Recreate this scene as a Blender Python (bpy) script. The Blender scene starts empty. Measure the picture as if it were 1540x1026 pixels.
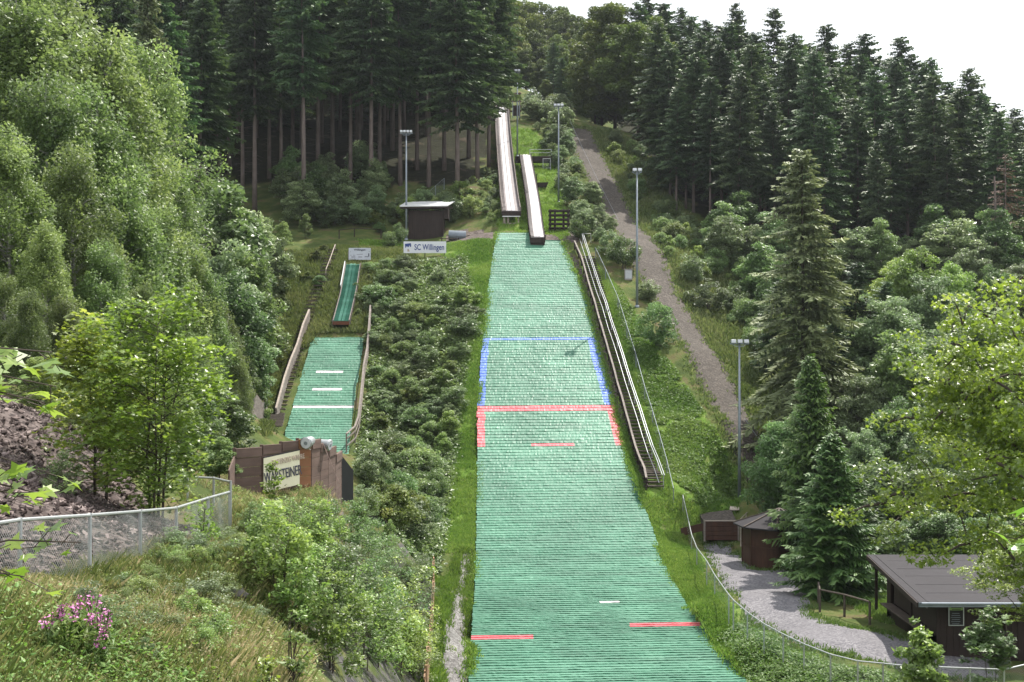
import bpy, math, random
import numpy as np
from mathutils import Vector, Matrix
R = math.radians
sc = bpy.context.scene
C = sc.collection
rng = np.random.default_rng(7)
random.seed(7)

# ------------------------------------------------------------------ camera
FPX = 2000.0
cam = bpy.data.cameras.new('camera'); cam.sensor_width = 36; cam.lens = 36 * FPX / 1540
cam.clip_start = 0.1; cam.clip_end = 3000
co = bpy.data.objects.new('camera', cam); C.objects.link(co)
co.location = (0, 0, 0); co.rotation_euler = (R(90), 0, 0)
sc.camera = co
# ------------------------------------------------------------------ world / sun
SUN_AZ, SUN_EL = 37.0, 57.0          # azimuth to the right of +Y
w = bpy.data.worlds.new('World'); sc.world = w; w.use_nodes = True
nt = w.node_tree; bg = nt.nodes['Background']
sky = nt.nodes.new('ShaderNodeTexSky'); sky.sky_type = 'NISHITA'; sky.sun_disc = False
sky.sun_elevation = R(SUN_EL); sky.sun_rotation = R(SUN_AZ); sky.dust_density = 3.0; sky.air_density = 1.0
tc = nt.nodes.new('ShaderNodeTexCoord'); nz = nt.nodes.new('ShaderNodeTexNoise')
nz.inputs['Scale'].default_value = 2.2; nz.inputs['Detail'].default_value = 5
cr = nt.nodes.new('ShaderNodeValToRGB'); cr.color_ramp.elements[0].position = 0.22; cr.color_ramp.elements[1].position = 0.5
cr.color_ramp.elements[0].color = (.55, .55, .55, 1)
mx = nt.nodes.new('ShaderNodeMix'); mx.data_type = 'RGBA'
mx.inputs[7].default_value = (9.5, 9.8, 10.2, 1)
nt.links.new(tc.outputs['Generated'], nz.inputs['Vector']); nt.links.new(nz.outputs['Fac'], cr.inputs['Fac'])
nt.links.new(cr.outputs['Color'], mx.inputs[0]); nt.links.new(sky.outputs['Color'], mx.inputs[6])
nt.links.new(mx.outputs[2], bg.inputs['Color']); bg.inputs['Strength'].default_value = 0.09
sl = bpy.data.lights.new('sun', 'SUN'); sl.energy = 4.6; sl.angle = R(0.6); sl.color = (1, .95, .86)
so = bpy.data.objects.new('sun', sl); C.objects.link(so)
sd = Vector((math.sin(R(SUN_AZ)) * math.cos(R(SUN_EL)), math.cos(R(SUN_AZ)) * math.cos(R(SUN_EL)), math.sin(R(SUN_EL))))
so.rotation_euler = sd.to_track_quat('Z', 'Y').to_euler()
so.location = (60, 60, 90)
sc.view_settings.view_transform = 'Standard'; sc.view_settings.look = 'None'
sc.view_settings.exposure = 0.8; sc.view_settings.gamma = 1
sc.cycles.max_bounces = 6; sc.cycles.diffuse_bounces = 3; sc.cycles.glossy_bounces = 2
sc.cycles.transmission_bounces = 3; sc.cycles.transparent_max_bounces = 4
sc.cycles.caustics_reflective = False; sc.cycles.caustics_refractive = False
sc.cycles.use_denoising = True

# ------------------------------------------------------------------ tags
def tag(o, label=None, cat=None, group=None, kind=None):
    if label: o['label'] = label
    if cat: o['category'] = cat
    if group: o['group'] = group
    if kind: o['kind'] = kind
    return o
def thing(name, label, cat, loc=(0, 0, 0), rz=0, group=None):
    o = bpy.data.objects.new(name, None); C.objects.link(o)
    o.location = loc; o.rotation_euler = (0, 0, rz); o.empty_display_size = .2
    return tag(o, label, cat, group)
# ------------------------------------------------------------------ materials
MATS = {}
def _nodes(name):
    m = bpy.data.materials.new(name); m.use_nodes = True
    t = m.node_tree; b = t.nodes['Principled BSDF']; MATS[name] = m
    return m, t, b
def noise(t, scale, detail=4, rough=.6, stretch=None, coord='Object'):
    c = t.nodes.new('ShaderNodeTexCoord'); n = t.nodes.new('ShaderNodeTexNoise')
    n.inputs['Scale'].default_value = scale; n.inputs['Detail'].default_value = detail; n.inputs['Roughness'].default_value = rough
    if coord == 'World':
        g = t.nodes.new('ShaderNodeNewGeometry'); src = g.outputs['Position']
    else: src = c.outputs[coord]
    if stretch:
        mp = t.nodes.new('ShaderNodeMapping'); mp.inputs['Scale'].default_value = stretch
        t.links.new(src, mp.inputs['Vector']); src = mp.outputs['Vector']
    t.links.new(src, n.inputs['Vector'])
    return n.outputs['Fac']
def ramp(t, fac, stops):
    r = t.nodes.new('ShaderNodeValToRGB'); e = r.color_ramp.elements
    while len(e) < len(stops): e.new(.5)
    for i, (p, c) in enumerate(stops): e[i].position = p; e[i].color = (*c, 1)
    t.links.new(fac, r.inputs['Fac']); return r.outputs['Color']
def mixc(t, fac, a, b, mode='MIX'):
    m = t.nodes.new('ShaderNodeMix'); m.data_type = 'RGBA'; m.blend_type = mode
    for v, k in ((fac, 0), (a, 6), (b, 7)):
        if isinstance(v, (int, float)): m.inputs[k].default_value = v
        elif isinstance(v, tuple): m.inputs[k].default_value = (*v, 1)
        else: t.links.new(v, m.inputs[k])
    return m.outputs[2]
def bump(t, b, h, strength, dist):
    n = t.nodes.new('ShaderNodeBump'); n.inputs['Strength'].default_value = strength; n.inputs['Distance'].default_value = dist
    t.links.new(h, n.inputs['Height']); t.links.new(n.outputs['Normal'], b.inputs['Normal'])
def rough_mat(name, c1, c2, scale=3, rough=.8, stretch=None, metal=0, bs=.3, bd=.02, spec=.3):
    m, t, b = _nodes(name)
    f = noise(t, scale, 6, .65, stretch, 'World'); f2 = noise(t, scale * .17, 3, .5, None, 'World')
    a = ramp(t, f, [(.3, c1), (.7, c2)])
    a = mixc(t, f2, a, tuple(x * .75 for x in c1), 'MIX'); 
    t.links.new(a, b.inputs['Base Color']); b.inputs['Roughness'].default_value = rough; b.inputs['Metallic'].default_value = metal
    b.inputs['Specular IOR Level'].default_value = spec
    if bs: bump(t, b, f, bs, bd)
    return m
rough_mat('wood_dark', (.022, .014, .012), (.06, .04, .034), 6, .75, (1, 1, .12))
rough_mat('wood_hut', (.045, .02, .013), (.12, .055, .034), 5, .7, (1, 1, .15))
rough_mat('wood_red', (.095, .062, .052), (.23, .155, .13), 5, .8, (.15, .15, 1))
rough_mat('wood_orange', (.22, .10, .05), (.36, .17, .09), 5, .8, (.15, .15, 1))
rough_mat('wood_grey', (.16, .135, .12), (.38, .33, .30), 7, .8, (.3, .3, 1))
rough_mat('wood_new', (.34, .20, .12), (.66, .45, .30), 7, .8, (.3, .3, 1))
rough_mat('ramp_pale', (.50, .46, .455), (.70, .65, .64), 8, .5, (3, .5, 1), 0, .2)
rough_mat('rock_grey', (.10, .09, .085), (.26, .24, .22), 5, .9)
rough_mat('moss', (.10, .11, .02), (.22, .21, .05), 12, .95)
rough_mat('wood_pale', (.30, .25, .21), (.58, .50, .44), 7, .8, (.3, .3, 1))
rough_mat('wood_step', (.07, .055, .045), (.16, .13, .11), 6, .8)
rough_mat('zinc', (.42, .44, .45), (.6, .62, .63), 12, .42, None, .55, .05)
rough_mat('zinc_dull', (.24, .27, .31), (.36, .40, .44), 9, .5, None, .35, .05)
rough_mat('white_metal', (.7, .7, .7), (.82, .82, .82), 3, .35, None, 0, 0)
rough_mat('track_white', (.62, .60, .62), (.85, .83, .84), 8, .4, (3, .3, 1), 0, .1)
rough_mat('track_side', (.22, .19, .19), (.38, .34, .34), 8, .6, (3, .5, 1), 0, .2)
rough_mat('roof_felt', (.019, .016, .020), (.036, .032, .038), 4, .8, None, 0, .25, .01)
rough_mat('concrete', (.25, .23, .21), (.42, .40, .37), 5, .9)
rough_mat('glass_dark', (.04, .05, .06), (.06, .07, .08), 3, .12, None, 0, 0, spec=.6)
rough_mat('glass_pale', (.5, .52, .55), (.7, .72, .75), 3, .1, None, 0, 0, spec=.6)
rough_mat('black_plastic', (.01, .01, .012), (.02, .02, .022), 4, .5, None, 0, 0)
rough_mat('sign_white', (.72, .73, .78), (.82, .83, .87), 2, .5, None, 0, 0)
rough_mat('sign_grey', (.52, .54, .62), (.66, .67, .74), 2, .5, None, 0, 0)
rough_mat('ink_blue', (.03, .06, .22), (.05, .09, .30), 2, .5, None, 0, 0)
rough_mat('ink_dark', (.05, .05, .08), (.09, .09, .13), 2, .5, None, 0, 0)
rough_mat('ink_green', (.25, .42, .12), (.35, .5, .2), 2, .5, None, 0, 0)
rough_mat('ink_beige', (.45, .36, .3), (.6, .48, .4), 6, .6, None, 0, 0)
rough_mat('banner', (.80, .76, .55), (.88, .84, .66), 2, .6, None, 0, 0)
rough_mat('roller_grey', (.16, .19, .22), (.28, .31, .35), 4, .4, None, .4, .1)
rough_mat('bark_spruce', (.11, .085, .075), (.25, .20, .185), 5, .9, (1, 1, .2), 0, .5, .03)
rough_mat('bark_dark', (.045, .035, .028), (.12, .095, .08), 6, .9, (1, 1, .2), 0, .4, .02)
rough_mat('bark_birch', (.25, .24, .22), (.6, .58, .55), 6, .7, (.4, .4, 1.5), 0, .2, .02)
rough_mat('petal', (.50, .14, .36), (.75, .36, .60), 9, .6, None, 0, 0)
rough_mat('petal_white', (.7, .7, .65), (.85, .85, .8), 9, .6, None, 0, 0)
rough_mat('rust', (.14, .05, .03), (.24, .1, .06), 8, .8)

def leaf_mat(name, dark, mid, light, trans=.35, rough=.42, spec=.5, var=.32):
    m, t, b = _nodes(name)
    at = t.nodes.new('ShaderNodeAttribute'); at.attribute_name = 'tint'
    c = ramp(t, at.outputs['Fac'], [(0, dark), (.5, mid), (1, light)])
    oi = t.nodes.new('ShaderNodeObjectInfo'); hs = t.nodes.new('ShaderNodeHueSaturation')
    mr = t.nodes.new('ShaderNodeMapRange'); mr.inputs[3].default_value = 1 - var; mr.inputs[4].default_value = 1 + var
    t.links.new(oi.outputs['Random'], mr.inputs[0]); t.links.new(mr.outputs[0], hs.inputs['Value'])
    mr2 = t.nodes.new('ShaderNodeMapRange'); mr2.inputs[3].default_value = .485; mr2.inputs[4].default_value = .515
    ml = t.nodes.new('ShaderNodeMath'); ml.operation = 'FRACT'; m3 = t.nodes.new('ShaderNodeMath'); m3.operation = 'MULTIPLY'; m3.inputs[1].default_value = 7.31
    t.links.new(oi.outputs['Random'], m3.inputs[0]); t.links.new(m3.outputs[0], ml.inputs[0]); t.links.new(ml.outputs[0], mr2.inputs[0])
    t.links.new(mr2.outputs[0], hs.inputs['Hue']); t.links.new(c, hs.inputs['Color'])
    t.links.new(hs.outputs['Color'], b.inputs['Base Color']); b.inputs['Roughness'].default_value = rough
    b.inputs['Specular IOR Level'].default_value = spec
    tr = t.nodes.new('ShaderNodeBsdfTranslucent'); hs2 = t.nodes.new('ShaderNodeHueSaturation')
    hs2.inputs['Hue'].default_value = .495; hs2.inputs['Saturation'].default_value = 1.1; hs2.inputs['Value'].default_value = 1.45
    t.links.new(hs.outputs['Color'], hs2.inputs['Color']); t.links.new(hs2.outputs['Color'], tr.inputs['Color'])
    ms = t.nodes.new('ShaderNodeMixShader'); ms.inputs[0].default_value = trans
    t.links.new(b.outputs[0], ms.inputs[1]); t.links.new(tr.outputs[0], ms.inputs[2])
    t.links.new(ms.outputs[0], t.nodes['Material Output'].inputs['Surface'])
    return m
leaf_mat('lf_spruce', (.022, .048, .020), (.052, .098, .036), (.12, .175, .06), .2, .5, .4)
leaf_mat('lf_spruce_blue', (.022, .047, .022), (.055, .095, .038), (.12, .165, .065), .2, .5, .4)
leaf_mat('lf_spruce_fresh', (.025, .06, .016), (.055, .12, .03), (.13, .21, .055), .22, .5, .4)
leaf_mat('lf_spruce_pale', (.045, .062, .028), (.11, .14, .062), (.24, .275, .135), .2, .55, .35)
leaf_mat('lf_birch', (.08, .125, .04), (.175, .24, .08), (.31, .38, .15), .38, .46, .45)
leaf_mat('lf_maple', (.09, .14, .025), (.20, .275, .05), (.38, .43, .12), .46, .38, .6, .08)
leaf_mat('lf_maple_near', (.07, .14, .025), (.15, .26, .045), (.28, .38, .09), .42, .38, .6, .08)
leaf_mat('lf_beech', (.06, .09, .025), (.11, .155, .04), (.20, .22, .06), .25, .5, .3)
leaf_mat('lf_shrub', (.065, .11, .04), (.135, .21, .075), (.24, .33, .12), .34, .42, .5)
leaf_mat('lf_shrub_grey', (.09, .13, .06), (.175, .24, .11), (.30, .37, .20), .34, .42, .55)
leaf_mat('lf_light', (.10, .16, .04), (.21, .30, .08), (.42, .50, .19), .42, .4, .6)
leaf_mat('gr_lawn', (.065, .125, .022), (.135, .215, .045), (.25, .31, .085), .35, .6, .2)
leaf_mat('gr_cover', (.06, .12, .025), (.13, .22, .05), (.24, .31, .11), .35, .5, .35)
leaf_mat('gr_dry', (.10, .15, .04), (.27, .27, .11), (.55, .46, .28), .4, .6, .3)
leaf_mat('gr_mixed', (.05, .085, .02), (.12, .16, .05), (.25, .26, .12), .35, .6, .3)
leaf_mat('dead_needles', (.09, .06, .04), (.16, .11, .08), (.22, .16, .12), .1, .7, .2)

# ground material: attribute "zone" 0 lawn .. weights
def ground_mat():
    m, t, b = _nodes('ground_soil_grass')
    def at(n):
        a = t.nodes.new('ShaderNodeAttribute'); a.attribute_name = n; return a.outputs['Fac']
    n1 = noise(t, .55, 5, .6, None, 'World'); n2 = noise(t, 5, 6, .7, None, 'World'); n3 = noise(t, 1.6, 5, .65, None, 'World')
    lawn = ramp(t, n3, [(.25, (.06, .12, .018)), (.5, (.11, .19, .03)), (.72, (.19, .22, .07))])
    wild = ramp(t, n1, [(.3, (.04, .065, .018)), (.5, (.075, .10, .028)), (.68, (.15, .13, .055))])
    soil = ramp(t, n2, [(.3, (.045, .032, .024)), (.7, (.13, .095, .072))])
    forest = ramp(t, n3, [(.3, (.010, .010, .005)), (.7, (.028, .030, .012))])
    vo = t.nodes.new('ShaderNodeTexVoronoi'); vo.inputs['Scale'].default_value = 1.0; vo.feature = 'F1'; mp = t.nodes.new('ShaderNodeMapping'); mp.inputs['Scale'].default_value = (2.5, 2.5, 6); mp.inputs['Rotation'].default_value = (.5, .3, 0)
    gg = t.nodes.new('ShaderNodeNewGeometry'); t.links.new(gg.outputs['Position'], mp.inputs['Vector']); t.links.new(mp.outputs['Vector'], vo.inputs['Vector']); sv = t.nodes.new('ShaderNodeSeparateColor'); t.links.new(vo.outputs['Color'], sv.inputs[0])
    rock = mixc(t, .5, ramp(t, n2, [(.3, (.03, .03, .03)), (.7, (.17, .16, .165))]), ramp(t, sv.outputs[0], [(0, (.035, .033, .036)), (.6, (.10, .092, .09)), (1, (.24, .22, .21))]))
    rock = mixc(t, ramp(t, n3, [(.45, (0, 0, 0)), (.6, (1, 1, 1))]), rock, wild)
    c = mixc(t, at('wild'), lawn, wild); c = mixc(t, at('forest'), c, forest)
    patch = ramp(t, n1, [(.58, (0, 0, 0)), (.66, (1, 1, 1))])
    c = mixc(t, patch, c, mixc(t, .6, c, soil))
    g = t.nodes.new('ShaderNodeNewGeometry'); sx = t.nodes.new('ShaderNodeSeparateXYZ'); t.links.new(g.outputs['Normal'], sx.inputs[0])
    sr = ramp(t, sx.outputs['Z'], [(.60, (1, 1, 1)), (.78, (0, 0, 0))])
    mm = t.nodes.new('ShaderNodeMath'); mm.operation = 'MULTIPLY'; t.links.new(sr, mm.inputs[0]); t.links.new(at('wild'), mm.inputs[1]); c = mixc(t, mm.outputs[0], c, rock)
    t.links.new(c, b.inputs['Base Color']); b.inputs['Roughness'].default_value = .95; b.inputs['Specular IOR Level'].default_value = .1
    bump(t, b, n2, .7, .12)
ground_mat()
def gravel_mat(name, c1, c2, c3, sc_=9):
    m, t, b = _nodes(name)
    v = t.nodes.new('ShaderNodeTexVoronoi'); v.inputs['Scale'].default_value = sc_
    g = t.nodes.new('ShaderNodeNewGeometry'); t.links.new(g.outputs['Position'], v.inputs['Vector'])
    s = t.nodes.new('ShaderNodeSeparateColor'); t.links.new(v.outputs['Color'], s.inputs[0])
    c = ramp(t, s.outputs[0], [(0, c1), (.5, c2), (1, c3)])
    n = noise(t, .5, 5, .65, None, 'World'); c = mixc(t, ramp(t, n, [(.4, (0, 0, 0)), (.75, (.6, .6, .6))]), c, c1)
    t.links.new(c, b.inputs['Base Color']); b.inputs['Roughness'].default_value = .9; b.inputs['Specular IOR Level'].default_value = .25
    bump(t, b, s.outputs[1], .6, .04)
gravel_mat('gravel_grey', (.10, .096, .105), (.155, .148, .162), (.24, .23, .24), 14)
gravel_mat('gravel_brown', (.045, .038, .032), (.075, .063, .054), (.125, .107, .092), 9)
gravel_mat('gravel_pale', (.09, .085, .08), (.17, .162, .158), (.30, .29, .28), 14)
gravel_mat('soil_bare', (.06, .045, .04), (.10, .08, .07), (.17, .14, .125), 6)
gravel_mat('scree', (.03, .022, .02), (.07, .052, .048), (.15, .12, .11), 9)
gravel_mat('slate', (.05, .038, .035), (.13, .098, .09), (.31, .25, .235), 6)

def mat_mat(name, c1, c2, c3, spec=.35, rough=.5):
    m, t, b = _nodes(name)
    n1 = noise(t, 1.1, 6, .7, (.25, .8, .8), 'World'); n2 = noise(t, 9, 4, .7, (1, .35, .35), 'World')
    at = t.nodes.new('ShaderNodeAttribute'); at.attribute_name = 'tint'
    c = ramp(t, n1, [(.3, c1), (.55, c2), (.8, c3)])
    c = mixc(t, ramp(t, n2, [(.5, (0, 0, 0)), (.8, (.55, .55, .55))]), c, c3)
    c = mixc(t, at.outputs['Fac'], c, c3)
    n4 = noise(t, .22, 4, .6, (1, .5, .5), 'World'); c = mixc(t, ramp(t, n4, [(.35, (.45, .45, .45)), (.6, (0, 0, 0))]), c, c1)
    n5 = noise(t, 2.6, 5, .8, (2.2, .16, .16), 'World'); c = mixc(t, ramp(t, n5, [(.60, (0, 0, 0)), (.72, (.5, .5, .5))]), c, tuple(x * .45 for x in c1))
    t.links.new(c, b.inputs['Base Color']); b.inputs['Roughness'].default_value = rough
    b.inputs['Specular IOR Level'].default_value = spec
    b.inputs['Sheen Weight'].default_value = .15
    bump(t, b, n2, .4, .03)
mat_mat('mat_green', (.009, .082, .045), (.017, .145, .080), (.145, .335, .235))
mat_mat('mat_faded', (.05, .19, .13), (.08, .26, .19), (.22, .42, .34))
mat_mat('mat_blue', (.03, .10, .45), (.05, .16, .60), (.16, .26, .65))
mat_mat('mat_red', (.42, .04, .06), (.55, .06, .08), (.65, .22, .24))
mat_mat('mat_white', (.5, .48, .48), (.62, .6, .6), (.75, .72, .72))

# ------------------------------------------------------------------ mesh helpers
def mesh_np(name, V, F, mat=None, tint=None, smooth=False):
    me = bpy.data.meshes.new(name); V = np.asarray(V, dtype=np.float32); F = np.asarray(F, dtype=np.int32)
    k = F.shape[1]; me.vertices.add(len(V)); me.vertices.foreach_set('co', V.ravel())
    me.loops.add(F.size); me.loops.foreach_set('vertex_index', F.ravel())
    me.polygons.add(len(F)); me.polygons.foreach_set('loop_start', np.arange(0, F.size, k, dtype=np.int32))
    me.polygons.foreach_set('loop_total', np.full(len(F), k, dtype=np.int32))
    if tint is not None:
        a = me.attributes.new('tint', 'FLOAT', 'FACE'); a.data.foreach_set('value', np.asarray(tint, dtype=np.float32))
    if mat: me.materials.append(MATS[mat])
    me.update(calc_edges=True)
    me.polygons.foreach_set('use_smooth', np.full(len(F), smooth, dtype=bool))
    return me
def link(name, me, parent=None):
    o = bpy.data.objects.new(name, me); C.objects.link(o)
    if parent is not None: o.parent = parent
    return o
class MB:
    def __init__(s): s.v = []; s.f = []
    def add(s, vs, fs):
        n = len(s.v); s.v += [tuple(v) for v in vs]; s.f += [tuple(i + n for i in f) for f in fs]; return s
    def hexa(s, p):   # 8 pts: bottom 0-3, top 4-7
        return s.add(p, [(3, 2, 1, 0), (4, 5, 6, 7), (0, 1, 5, 4), (1, 2, 6, 5), (2, 3, 7, 6), (3, 0, 4, 7)])
    def box(s, c, d, rz=0):
        cx, cy, cz = c; a, b, h = d[0] / 2, d[1] / 2, d[2] / 2; cs, sn = math.cos(rz), math.sin(rz); P = []
        for z in (-h, h):
            for x, y in ((-a, -b), (a, -b), (a, b), (-a, b)): P.append((cx + x * cs - y * sn, cy + x * sn + y * cs, cz + z))
        return s.hexa(P)
    def beam(s, p, q, w_, h_, up=(0, 0, 1)):
        p, q = Vector(p), Vector(q); d = (q - p)
        if d.length < 1e-6: return s
        d.normalize(); u = Vector(up)
        if abs(d.dot(u)) > .98: u = Vector((0, 1, 0))
        r = d.cross(u).normalized(); u = r.cross(d).normalized(); r = r * w_ / 2; u = u * h_ / 2
        return s.hexa([p - r - u, p + r - u, q + r - u, q - r - u, p - r + u, p + r + u, q + r + u, q - r + u])
    def tube(s, pts, rad, n=8, cap=True):
        pts = [Vector(p) for p in pts]
        if not isinstance(rad, (list, tuple)): rad = [rad] * len(pts)
        rings = []; n0 = len(s.v); ref = Vector((0.31, .2, .93))
        for i, p in enumerate(pts):
            d = (pts[min(i + 1, len(pts) - 1)] - pts[max(i - 1, 0)]).normalized()
            u = ref if abs(d.dot(ref)) < .95 else Vector((1, 0, 0))
            a = d.cross(u).normalized(); b = d.cross(a)
            for k in range(n):
                t = 2 * math.pi * k / n; s.v.append(tuple(p + (a * math.cos(t) + b * math.sin(t)) * rad[i]))
        for i in range(len(pts) - 1):
            for k in range(n):
                a0 = n0 + i * n + k; a1 = n0 + i * n + (k + 1) % n; s.f.append((a0, a1, a1 + n, a0 + n))
        if cap: s.f.append(tuple(n0 + k for k in range(n))[::-1]); s.f.append(tuple(n0 + (len(pts) - 1) * n + k for k in range(n)))
        return s
    def build(s, name, mat, parent=None, bevel=0, smooth=False):
        me = bpy.data.meshes.new(name); me.from_pydata(s.v, [], s.f); me.update()
        if isinstance(mat, str): me.materials.append(MATS[mat])
        o = link(name, me, parent)
        if bevel:
            b = o.modifiers.new('bevel', 'BEVEL'); b.width = bevel; b.segments = 1; b.limit_method = 'ANGLE'
        if smooth: me.polygons.foreach_set('use_smooth', [True] * len(me.polygons))
        return o

# ------------------------------------------------------------------ terrain
def P(px, py, d): return ((px - 770) / FPX * d, d, (513 - py) / FPX * d)
ROW = np.array([(1040, 54), (1026, 56), (970, 62), (915, 70), (870, 76), (820, 82), (760, 88.5), (700, 94.5), (613, 102), (518, 111), (441, 120), (376, 130), (350, 134)], float)
LE = np.array([(1040, 703), (1026, 705), (970, 708), (915, 712), (870, 715), (820, 716), (760, 717), (700, 718), (613, 718), (518, 725), (441, 733), (376, 743), (350, 748)], float)
RE = np.array([(1040, 1135), (1026, 1122), (970, 1075), (915, 1035), (870, 1010), (820, 990), (760, 968), (700, 947), (613, 925), (518, 900), (441, 880), (376, 851), (350, 838)], float)
def dm(py): return float(np.interp(py, ROW[::-1, 0], ROW[::-1, 1]))
cp = []
for (py, d), (_, l), (_, r) in zip(ROW, LE, RE):
    for px in (l - 12, (l + r) / 2, r + 12): cp.append(P(px, py, d))
for py in (376, 441, 518, 613, 700, 745): cp.append(P(np.interp(py, [370, 745], [885, 1015]), py, dm(py)))
Pl = '''60 1010 11.5;330 1010 12.5;30 915 17.5;135 875 20;211 858 23;265 835 26;320 815 29;345 800 32;420 745 47;355 750 45;510 745 49;
380 930 17;420 850 24;460 800 33;480 965 24;560 1000 30;560 860 40;600 930 45;600 800 62;640 1010 52;640 880 70;560 750 70;520 700 80;
648 1030 55.5;665 1030 55.5;650 940 66;690 900 72;653 870 76;695 830 80.5;
470 507 115;548 507 115;455 560 108.5;540 560 108.5;440 612 103;532 612 103;425 665 97;526 665 97;
640 400 128;640 500 115;640 600 105;640 700 96;630 780 86;580 450 122;580 550 111;570 650 101;690 600 103;690 500 113;
500 375 133;440 500 117;400 560 110;535 395 129;515 480 118;420 640 100;
540 355 141;640 362 141;700 360 139;755 352 139;840 358 136;870 350 138;600 380 134;700 380 130;
700 320 147;750 330 143;790 330 144;740 260 163;800 270 160;840 305 155;840 250 168;778 235 175;820 190 186;760 180 188;860 185 188;720 200 180;
905 290 160;960 370 131;1040 530 109.5;1100 640 99.5;1140 715 93;1112 768 94;930 455 118.5;1000 600 103.5;1050 700 95;
960 205 190;1000 270 172;1110 370 150;1030 370 138;1130 470 128;1150 560 113;1200 640 103;1250 760 91;1400 640 101;1540 640 95;1540 520 115;1540 395 145;1410 375 152;1250 400 146;
0 600 36;100 640 35;170 765 31;100 770 24.5;0 560 46;100 560 62;250 560 80;350 600 92;250 430 118;380 430 125;200 330 155;300 280 163;460 292 156;560 265 160;640 285 155;700 285 153;480 330 148;400 345 142;250 740 36;330 700 60;400 690 80'''
for q in Pl.replace('\n', '').split(';'):
    a = [float(t) for t in q.split()]; cp.append(P(*a))
for (px, py) in ((1035, 812), (1055, 862), (1075, 893), (1100, 925), (1149, 960), (1178, 980), (1209, 998), (1249, 1018)):
    cp.append(P(px, py, 26400 / (py - 513)))
Wl = '''-8 0 -2.2;-1 0 -2.6;2 0 -3.5;5 0 -8;8 0 -13;15 0 -14.4;-1 5 -2.9;3 8 -8;4 20 -12;-1 20 -8;6 40 -14.4;2 45 -14.5;-1 50 -14.6;-2.6 50 -14.6;-.5 42 -14.6;0 34 -13.8;1 27 -12.6;
20 60 -13.2;14 70 -13.2;14 78 -13.2;24 62 -13.2;18 86 -13.2;32 66 -12.2;42 70 -10;16 52 -13.3;25 50 -13.3;30 45 -13.3;14 45 -13.9;30 30 -13.5;15 20 -14.3;42 50 -11;60 60 -4;52 90 -1;60 20 -8;
-14 80 -8.5;-13 65 -7.2;-2 140 11.1;0 230 44;0 300 56;0 380 70;0 430 72;15 215 34;
45 170 13;60 180 14;40 210 28;72 210 21;100 200 16;60 260 36;100 260 28;130 150 6;82 130 5;90 90 1;120 60 1;60 330 55;120 330 45;120 430 60;
-25 20 4;-20 0 3;-30 40 5;-40 70 10;-35 100 9;-45 130 18;-60 160 28;-60 200 42;-30 210 40;-20 260 52;-80 260 60;-80 100 25;-80 50 20;-130 150 50;-60 330 72;-130 330 85;-130 60 40;-60 430 80;-160 430 90;
0 -15 -4;-15 -15 0;20 -15 -13;60 -15 -8;-60 -10 12;200 200 20;200 350 40;-200 200 60'''
for q in Wl.replace('\n', '').split(';'):
    cp.append(tuple(float(t) for t in q.split()))
cp = np.array(cp)
_u = {}
for c in cp: _u[(round(c[0] * 2), round(c[1] * 2))] = c
cp = np.array(list(_u.values()))
c2 = 2.25
def kern(A, B): return np.sqrt(((A[:, None, :] - B[None]) ** 2).sum(-1) + c2)
K = kern(cp[:, :2], cp[:, :2]); n = len(cp)
Q = np.c_[np.ones(n), cp[:, :2] / 100]
A = np.block([[K + np.eye(n) * -.15, Q], [Q.T, np.zeros((3, 3))]])
sol = np.linalg.solve(A, np.r_[cp[:, 2], np.zeros(3)])
def Hs(x, y):
    x = np.atleast_1d(np.asarray(x, float)); y = np.atleast_1d(np.asarray(y, float)); out = np.empty(len(x))
    for i in range(0, len(x), 20000):
        X = np.c_[x[i:i + 20000], y[i:i + 20000]]
        out[i:i + 20000] = kern(X, cp[:, :2]) @ sol[:n] + np.c_[np.ones(len(X)), X / 100] @ sol[n:]
    return out
_tab = rng.random((256, 256))
def vnoise(x, y):
    xi = np.floor(x).astype(int); yi = np.floor(y).astype(int); fx = x - xi; fy = y - yi
    fx = fx * fx * (3 - 2 * fx); fy = fy * fy * (3 - 2 * fy); g = lambda a, b: _tab[a & 255, b & 255]
    return (g(xi, yi) * (1 - fx) + g(xi + 1, yi) * fx) * (1 - fy) + (g(xi, yi + 1) * (1 - fx) + g(xi + 1, yi + 1) * fx) * fy - .5
def H(x, y):
    x = np.atleast_1d(np.asarray(x, float)); y = np.atleast_1d(np.asarray(y, float))
    return Hs(x, y) + .25 * vnoise(x * .5, y * .5) + .10 * vnoise(x * 1.7 + 9, y * 1.7)
def h1(x, y): return float(H(x, y)[0])
DS = np.geomspace(6, 420, 900)
def hit(px, py, dmin=6):
    d = DS[DS >= dmin]; x = (px - 770) / FPX * d; z = (513 - py) / FPX * d; g = H(x, d); k = np.where(z < g)[0]
    if len(k) == 0: return None
    i = k[0]
    if i == 0: return (x[0], d[0], g[0])
    a = (z[i - 1] - g[i - 1]); b = (g[i] - z[i]); t = a / (a + b + 1e-9); dd = d[i - 1] + t * (d[i] - d[i - 1])
    xx = (px - 770) / FPX * dd; return (xx, dd, h1(xx, dd))
def XY(poly, dmin=6):
    out = []
    for px, py in poly:
        h = hit(px, py, dmin)
        if h: out.append(h[:2])
    return np.array(out)
def inpoly(x, y, poly):
    r = np.zeros(len(x), bool); j = len(poly) - 1
    for i in range(len(poly)):
        xi, yi = poly[i]; xj, yj = poly[j]
        c = ((yi > y) != (yj > y)) & (x < (xj - xi) * (y - yi) / (yj - yi + 1e-12) + xi); r ^= c; j = i
    return r
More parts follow.
